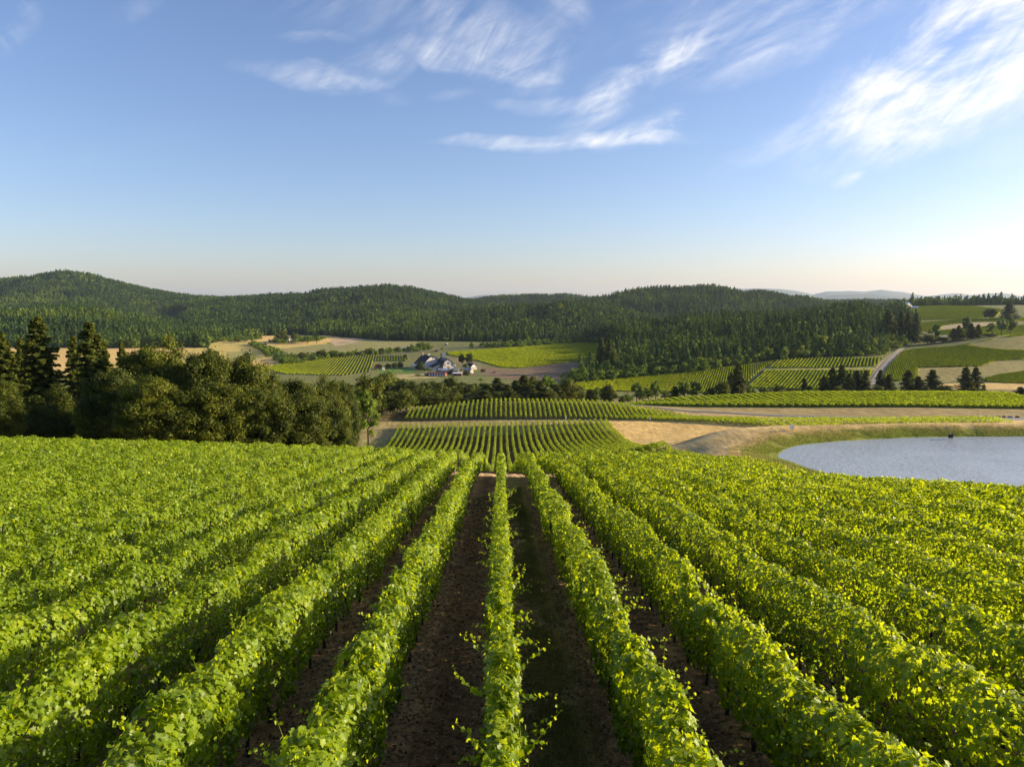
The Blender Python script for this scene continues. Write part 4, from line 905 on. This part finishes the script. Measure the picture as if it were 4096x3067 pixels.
small(283, 1540, 40, 9, 12, 3.5, 6, 'low grey outbuilding below the far left farmhouse', TAN, BLUE, 'shed', 'shed')
small(397, 1330, 80, 7, 12, 2.6, 4.5, 'tan roadside cottage by the valley road', WHITE, RROOF)
small(407, 1345, 80, 7, 15, 2.6, 4.5, 'white roadside cottage left of the bright valley tree', WHITE, WROOF)
small(446.5, 1440, 0, 5, 6, 3, 4, 'small pale blue pump house where the drive meets the road', BLUE, WROOF, 'hut', 'hut')
small(1013, 1500, 80, 12, 26, 5, 8, 'long grey blue barn at the right edge under skyline conifers', TAN, BLUE, 'barn', 'barn')
small(904, 1850, 20, 22, 22, 9, 17, 'large white hilltop house with pointed gable', WHITE, WROOF, wins=((-7, -4, 3, 7), (-2, 2, 3, 8), (4, 7, 3, 7)))
small(895, 1860, 70, 12, 40, 6, 9, 'long low wing of white sheds left of the hilltop house', WHITE, WROOF, 'shed', 'shed')
small(886, 1850, 70, 10, 24, 5, 8, 'white outbuilding furthest left on the hilltop', WHITE, WROOF, 'shed', 'shed')
small(913, 1850, 70, 8, 20, 4, 6, 'low white annex right of the hilltop house', WHITE, WROOF, 'shed', 'shed')
# ------------------------------------------------------------------ poles, markers, mast, pond fittings, junk
def pole(u, vtop, d, lab, r=.16, cross=True):
    x, y, z = at(u, d); h = P(u, vtop, d)[2]-z; o = empty('utility_pole', (x, y, z)); tag(o, lab, 'utility pole')
    MB().tube([(0, 0, -1), (0, 0, h)], [r, r*.7], 7).build('pole', WOOD, o)
    if cross: MB().box(-1.1, 1.1, -.08, .08, h-1, h-.8).build('crossarm', WOOD, o)
pole(444, 344.5, 1380, 'left wooden utility pole beside the drive end', .3); pole(453.2, 343.5, 1380, 'right wooden utility pole beside the drive end', .3)
pole(358.5, 352, 1190, 'lone utility pole beside the valley road left', .25); pole(621.6, 332, 1230, 'wooden pole standing against the conifer wood', .3)
pole(739.5, 384, 500, 'thin pole by the tall conifer behind the hump', .14, False); pole(980, 407, 372, 'thin pole on the bank beside the service road', .07, False)
x, y, z = at(77, 4560); mast = empty('radio_mast', (x, y, z)); tag(mast, 'thin radio mast on the top of the left hill', 'radio mast')
h = P(77, 267.5, 4560)[2]-z; m = MB()
for a in range(3): m.tube([(2.2*math.cos(a*2.09), 2.2*math.sin(a*2.09), -3), (.4*math.cos(a*2.09), .4*math.sin(a*2.09), h)], [.9, .6], 5)
m.build('lattice', STEEL, mast); MB().tube([(0, 0, h), (0, 0, h+9)], .4, 5).build('aerial', STEEL, mast)
for u, d, l in ((566, 334.5, 'white marker tube at the row end behind the mown strip, left one'), (651, 328, 'white marker tube at the row end behind the mown strip, right one')):
    o = empty('marker_tube', at(u, d)); tag(o, l, 'marker', 'white marker tubes'); MB().tube([(0, 0, -.2), (0, 0, 2.0)], .2, 8).build('tube', WHITE, o); MB().tube([(0, 0, 2), (0, 0, 2.3)], [.24, .2], 8).build('cap', DARK, o)
x, y, z = at(794, 208); o = empty('pump_box', (x, y, z)); tag(o, 'white box on two short legs on the pond bank left', 'utility box')
MB().box(-.5, .5, -.3, .3, .7, 1.7).build('cabinet', WROOF, o); MB().box(-.55, .55, -.35, .35, 1.7, 1.77).build('lid', WHITE, o)
for s in (-.3, .3): MB().box(s-.05, s+.05, -.05, .05, -.3, .7).build('leg', WOOD, o)
x, y, z = at(954.5, 205); o = empty('outlet_box', (x, y, WATER)); tag(o, 'dark wooden outlet box standing in the pond by the far bank', 'outlet box')
m = MB(); m.box(-.5, .5, -.4, .4, .5, 1.6); m.build('box', VBARK, o)
for s in (-.38, .38): MB().tube([(s, 0, -1), (s, 0, .5)], .07, 6).build('leg', VBARK, o)
MB().tube([(.5, .2, 1.3), (1.4, 3.0, 2.2), (1.6, 6.0, 2.9)], .07, 6).build('pipe', STEEL, o)
JC = [(RED, 'red'), (WROOF, 'white'), (BLUE, 'blue grey'), (RROOF, 'rust brown'), (TAN, 'tan')]
for i, (u, w, mt) in enumerate([(974, 1.2, 3), (983, 1.6, 4), (989, 1.1, 0), (995, 1.9, 1), (1001, 1.5, 0), (1007, 1.4, 3), (1013, 1.8, 2), (1020, 1.4, 0)]):
    o = empty('scrap_bin', at(u, 369.5), .4*i); tag(o, '%s scrap bin in the junk line beside the gravel yard, %s from the left' % (JC[mt][1], nth(i+1)), 'scrap bin', 'scrap line beside the gravel yard')
    m = MB(); m.prism([(-w, 0), (-w*1.15, 1.5), (w*1.15, 1.5), (w, 0)][::-1], -.8, .8); m.build('bin', JC[mt][0], o)
    m = MB(); m.box(-w*.9, w*.3, -.6, .5, 1.5, 1.9); m.box(-w*.1, w*.8, -.3, .6, 1.9, 2.3); m.build('scrap', JC[(mt+2) % 5][0], o); o.scale = (.62, .62, .5)
def car(u, d, rz, mat, lab, nm='parked_car', s=1.0):
    o = empty(nm, at(u, d, .35), math.radians(rz)); tag(o, lab, 'car'); o.scale = (s,)*3
    MB().prism([(-2.2, .4), (-2.2, .95), (-1.3, 1.05), (-.7, 1.5), (.8, 1.5), (1.5, 1.05), (2.2, .9), (2.2, .4)][::-1], -.85, .85).build('body', mat, o)
    MB().prism([(-1.2, 1.06), (-.68, 1.44), (.78, 1.44), (1.35, 1.06)][::-1], -.87, .87).build('window', DARK, o)
    for x in (-1.35, 1.35):
        for y in (-.8, .8): MB().tube([(x, y-.1, .35), (x, y+.1, .35)], .34, 10).build('wheel', DARK, o)
car(966, 1300, 10, WROOF, 'white vehicle parked beside the hilltop farm track'); car(494.5, 925, 20, RED, 'dark red vehicle on the brown field right of the house')
car(471, 905, 50, BLUE, 'blue grey vehicle by the farm store'); car(425.5, 905, 15, WROOF, 'white vehicle on the lane left of the red sheds'); car(953, 1310, 70, WROOF, 'white van shaped vehicle left on the hilltop farm track', s=1.3)
# pale blue greenhouse film / pool in the far left field
m = MB(); x, y, z = at(283, 1260, .5); m.prism([(-15, 0), (-15, .9), (0, 1.6), (14, .9), (14, 0)][::-1], -8, 8); o = m.build('greenhouse_film', WROOF, None, (x, y, z)); tag(o, 'pale blue white film sheet lying in the far left field', 'film sheet')
# ------------------------------------------------------------------ small ground stuff near the camera and round the pond
def near_litter():
    n = 60000; y = 6+44*rng.random(n)**1.6; x = rng.uniform(-8.5, 9, n)*np.minimum(1, y/10); z = ground(x, y)+.012
    L = leaves(np.c_[x, y, z], np.c_[rng.normal(0, .35, n), rng.normal(0, .35, n), np.ones(n)], rng.uniform(.03, .09, n)*(1+y/40), rng.random(n), K_TRI, F_TRI)
    m = foliage('straw_litter', [(0, (.05, .03, .015)), (.5, (.15, .09, .04)), (1, (.36, .24, .11))], [(0, (.1, .06, .03)), (1, (.3, .2, .1))], trans=.1, rough=.9, spec=.05)
    tag(obj('leaf_litter', mesh_np('leaf_litter', L[0], L[1], m, {'tint': L[2]})), 'dry straw and leaf litter between the near vine rows', 'litter', kind='stuff')
def blades(n, fx, fy, h0, h1, w, spread=.35):
    x, y = fx, fy; z = ground(x, y); hh = rng.uniform(h0, h1, n); a = rng.uniform(0, 2*PI, n)
    lx = rng.normal(0, spread, n)*hh; ly = rng.normal(0, spread, n)*hh
    V = np.stack([np.c_[x-np.cos(a)*w, y-np.sin(a)*w, z], np.c_[x+np.cos(a)*w, y+np.sin(a)*w, z], np.c_[x+lx, y+ly, z+hh]], 1).reshape(-1, 3)
    return V, np.arange(3*n).reshape(-1, 3)
GR = foliage('alley_grass', [(0, (.09, .12, .02)), (.5, (.24, .22, .06)), (1, (.6, .46, .2))], [(0, (.08, .1, .02)), (1, (.4, .34, .15))], trans=.25, rough=.8, spec=.1)
def alley_grass():
    n = 150000; y = 6+50*rng.random(n)**1.6; c = rng.choice([-4, -2, 0, 2, 4], n, p=[.12, .18, .4, .18, .12]); x = SP*(c+.5)+rng.normal(0, .42, n)
    k = (fbm(x*1.3, y*.6, 71) > -.25); x, y = x[k], y[k]; n = len(x)
    V, Fc = blades(n, x, y, .04, .17, .008); V[:, 2] += 0
    t = np.clip(.2+.5*fbm(x*.9, y*.5, 72)+.25*rng.random(n)+.35*np.exp(-((x-SP*1.0+.7)/.18)**2), 0, 1)
    tag(obj('alley_grass', mesh_np('alley_grass', V, Fc, GR, {'tint': np.repeat(t, 3)})), 'short patchy grass growing in the near vineyard alleys', 'grass', kind='stuff')
def bank_grass():
    n = 420000; x = rng.uniform(55, 235, n); y = rng.uniform(125, 228, n); s = pond_s(x, y); k = (s > .2) & (s < 8+5*ss(195, 214, y)) & (rng.random(n) < np.exp(-((s-3)/5.5)**2)) & (fbm(x/6, y/6, 73) > -.3); x, y, s = x[k], y[k], s[k]; n = len(x)
    V, Fc = blades(n, x, y, .2, .65, .05, .3)
    t = np.clip(.12+.085*s+.3*fbm(x/9, y/9, 74)+.15*rng.normal(size=n), 0, 1)
    m = foliage('bank_grass', [(0, (.10, .15, .015)), (.5, (.24, .24, .04)), (1, (.5, .36, .15))], [(0, (.2, .3, .02)), (1, (.55, .42, .2))], trans=.35, rough=.8, spec=.1)
    tag(obj('bank_grass', mesh_np('bank_grass', V, Fc, m, {'tint': np.repeat(t, 3)})), 'tall green and straw coloured grass on the pond bank', 'grass', kind='stuff')
near_litter(); alley_grass(); bank_grass()
# ------------------------------------------------------------------ haze
m, nt, out = newmat('haze'); pv = nd(nt, 'ShaderNodeVolumePrincipled'); pv.inputs['Density'].default_value = HAZE = 1.8e-5; pv.inputs['Color'].default_value = (.60, .75, 1, 1); pv.inputs['Anisotropy'].default_value = .2
lk(nt, pv.outputs[0], out.inputs['Volume'])
hz = MB().box(-32000, 34000, -60, 31500, -175, 480).build('haze', m); tag(hz, 'thin blue summer haze filling the valley air', 'haze', kind='stuff')
# ------------------------------------------------------------------ light, sky, camera
SUN_AZ, SUN_EL = math.radians(81), math.radians(14.5)      # clockwise from +Y (forward) towards +X
sd = bpy.data.lights.new('sun', 'SUN'); sd.energy = 5.0; sd.angle = math.radians(.6); sd.color = (1, .82, .52)
so = bpy.data.objects.new('sun', sd); C.objects.link(so); so.rotation_euler = (math.radians(90)-SUN_EL, 0, -SUN_AZ+PI)
import mathutils
dirv = mathutils.Vector((-math.sin(SUN_AZ)*math.cos(SUN_EL), -math.cos(SUN_AZ)*math.cos(SUN_EL), -math.sin(SUN_EL))); so.rotation_euler = dirv.to_track_quat('-Z', 'Y').to_euler()
w = bpy.data.worlds.new('World'); bpy.context.scene.world = w; w.use_nodes = True; nt = w.node_tree; nt.nodes.clear()
out = nt.nodes.new('ShaderNodeOutputWorld'); bg = nt.nodes.new('ShaderNodeBackground'); sky = nt.nodes.new('ShaderNodeTexSky'); sky.sky_type = 'NISHITA'; sky.sun_disc = False
sky.sun_elevation = SUN_EL; sky.sun_rotation = SUN_AZ; sky.air_density = 1.0; sky.dust_density = 1.0; sky.ozone_density = 4.4; sky.altitude = 200
bg.inputs['Strength'].default_value = .10
def M(op, a, b=None, c=None, clamp=False):
    n = nt.nodes.new('ShaderNodeMath'); n.operation = op; n.use_clamp = clamp
    for i, q in enumerate((a, b, c)):
        if q is None: continue
        if isinstance(q, (int, float)): n.inputs[i].default_value = q
        else: nt.links.new(q, n.inputs[i])
    return n.outputs[0]
tc = nt.nodes.new('ShaderNodeTexCoord'); sx = nt.nodes.new('ShaderNodeSeparateXYZ'); nt.links.new(tc.outputs['Generated'], sx.inputs[0])
yy = M('MAXIMUM', sx.outputs[1], .05); px = M('DIVIDE', sx.outputs[0], yy); pz = M('DIVIDE', sx.outputs[2], yy)   # direction on the tangent plane ahead
def cn(scale, rot, sxx, syy, det, dist, off, rough=.62):
    cb = nt.nodes.new('ShaderNodeCombineXYZ'); nt.links.new(px, cb.inputs[0]); nt.links.new(pz, cb.inputs[1]); cb.inputs[2].default_value = off
    r = nt.nodes.new('ShaderNodeVectorRotate'); r.rotation_type = 'Z_AXIS'; r.inputs['Angle'].default_value = rot; nt.links.new(cb.outputs[0], r.inputs['Vector'])
    mp = nt.nodes.new('ShaderNodeMapping'); mp.inputs['Scale'].default_value = (sxx, syy, 1); nt.links.new(r.outputs[0], mp.inputs['Vector'])
    n = nt.nodes.new('ShaderNodeTexNoise'); n.inputs['Scale'].default_value = scale; n.inputs['Detail'].default_value = det; n.inputs['Roughness'].default_value = rough; n.inputs['Distortion'].default_value = dist
    nt.links.new(mp.outputs[0], n.inputs['Vector']); return n.outputs['Fac']
nz = {}
def streak(deg):
    if deg not in nz: nz[deg] = cn(7.0, math.radians(-deg), .8, 2.6, 12, .7, deg*.13, .62)
    return nz[deg]
wisp = cn(3.2, math.radians(-25), .8, 2.2, 10, 1.2, 5.1)
def pxy(u, v):
    q = P(u, v, 1.0); return q[0], q[2]
wa = cn(4.0, 0.0, 1, 1, 6, .0, 9.3, .55); wb = cn(4.0, 0.0, 1, 1, 6, .0, 17.7, .55)
wx = M('ADD', px, M('MULTIPLY', M('SUBTRACT', wa, .5), .13)); wz = M('ADD', pz, M('MULTIPLY', M('SUBTRACT', wb, .5), .08))
def cloud(u, v, lw, lh, deg, ndeg, amp, soft=.5, thr=.5):
    """one cirrus cloud: a warped ellipse on the sky filled with streaks along its grain"""
    lw *= 1.25; lh *= 1.7
    cx, cz = pxy(u, v); a = math.radians(deg); dx = M('SUBTRACT', wx, cx); dz = M('SUBTRACT', wz, cz)
    rx = M('ADD', M('MULTIPLY', dx, math.cos(a)), M('MULTIPLY', dz, math.sin(a))); rz = M('SUBTRACT', M('MULTIPLY', dz, math.cos(a)), M('MULTIPLY', dx, math.sin(a)))
    e = M('ADD', M('POWER', M('ABSOLUTE', M('DIVIDE', rx, lw/710)), 2.0), M('POWER', M('ABSOLUTE', M('DIVIDE', rz, lh/710)), 2.0))
    f = M('SUBTRACT', 1.0, e, clamp=True)
    n = streak(ndeg); k = M('ADD', M('MULTIPLY', M('SUBTRACT', n, thr), 2.5), M('MULTIPLY', M('SUBTRACT', wisp, .5), 2.4))
    k = M('ADD', k, soft*.85); k = M('MULTIPLY', k, f); k = M('MULTIPLY', k, amp, clamp=True); return M('POWER', k, 1.15)
CL = [(950, 60, 150, 42, 32, 40, 1.25, .55), (905, 95, 60, 38, 50, 40, 1.1, .6), (1010, 30, 120, 60, 25, 30, 1.1, .6), (905, 118, 60, 12, 12, 20, .9, .45), (985, 102, 60, 6, 10, 10, .6, .5),
      (690, 57, 38, 12, 35, 30, 1.2, .45), (645, 72, 60, 12, 12, 20, .9, .3), (615, 88, 45, 9, 22, 20, .9, .5), (585, 100, 80, 6, 3, 5, .5, .5), (660, 128, 62, 9, 14, 12, 1.1, .55), (575, 139, 110, 6, 2, 5, .9, .6), (590, 117, 42, 8, 14, 15, .95, .5),
      (800, 32, 120, 20, 22, 25, .65, .45), (740, 14, 130, 20, 10, 15, .45, .35), (490, 42, 62, 26, -25, 60, .7, .4), (470, 60, 60, 10, -12, -10, .85, .45), (520, 74, 30, 5, -4, 0, .9, .55), (420, 20, 150, 26, -8, 30, .35, .3), (380, 62, 40, 8, 20, 20, .5, .4),
      (320, 86, 85, 9, -8, -5, .5, .3), (345, 92, 44, 5, 6, 5, .65, .4), (395, 76, 30, 8, 25, 20, .4, .4), (560, 8, 26, 18, -60, -50, .5, .4), (855, 175, 16, 4, 25, 20, .7, .6), (8, 20, 26, 30, -50, -50, .45, .4), (820, 138, 80, 10, 12, 12, .6, .4), (770, 158, 60, 6, 10, 10, .35, .5), (1020, 150, 60, 10, 8, 8, .3, .4), (148, 18, 10, 16, -70, -60, .15, .5), (310, 47, 40, 4, -5, -5, .4, .5), (470, 95, 25, 4, 0, 0, .3, .5), (60, 140, 120, 18, 5, 5, .05, .4)]
tot = None
for c in CL:
    k = M('SUBTRACT', 1.0, cloud(*c)); tot = k if tot is None else M('MULTIPLY', tot, k)
cov = M('MULTIPLY', M('SUBTRACT', 1.0, tot), M('GREATER_THAN', sx.outputs[1], .05))
fine = cn(20, math.radians(-22), .5, 2.4, 12, .6, 31.0, .7); fine2 = cn(9, math.radians(-50), .5, 2.6, 10, .8, 37.0, .66)
cov = M('MULTIPLY', cov, M('ADD', M('MULTIPLY', M('SUBTRACT', fine, .5), 1.7), M('ADD', M('MULTIPLY', M('SUBTRACT', fine2, .5), 2.1), .72), clamp=True), clamp=True)
cc = nt.nodes.new('ShaderNodeMix'); cc.data_type = 'RGBA'; nt.links.new(cov, cc.inputs[0])
wbm = nt.nodes.new('ShaderNodeVectorMath'); wbm.operation = 'MULTIPLY'; wbm.inputs[1].default_value = (1.20, .955, .93); nt.links.new(sky.outputs[0], wbm.inputs[0]); nt.links.new(wbm.outputs[0], cc.inputs[6]); cc.inputs[7].default_value = (5.2, 5.1, 5.1, 1)
nt.links.new(cc.outputs[2], bg.inputs['Color']); nt.links.new(bg.outputs[0], out.inputs[0])
cam = bpy.data.cameras.new('camera'); co = bpy.data.objects.new('camera', cam); C.objects.link(co); cam.sensor_width = 36; cam.lens = 36*F/1024; cam.clip_start = .1; cam.clip_end = 90000
co.rotation_euler = (PI/2-PITCH, 0, YAW); bpy.context.scene.camera = co
S = bpy.context.scene; S.view_settings.view_transform = 'Standard'; S.view_settings.look = 'None'; S.view_settings.exposure = 1.2; S.view_settings.gamma = 1
S.cycles.max_bounces = 6; S.cycles.diffuse_bounces = 3; S.cycles.transmission_bounces = 4; S.cycles.glossy_bounces = 2; S.cycles.volume_bounces = 0; S.cycles.use_denoising = True; S.cycles.transparent_max_bounces = 4
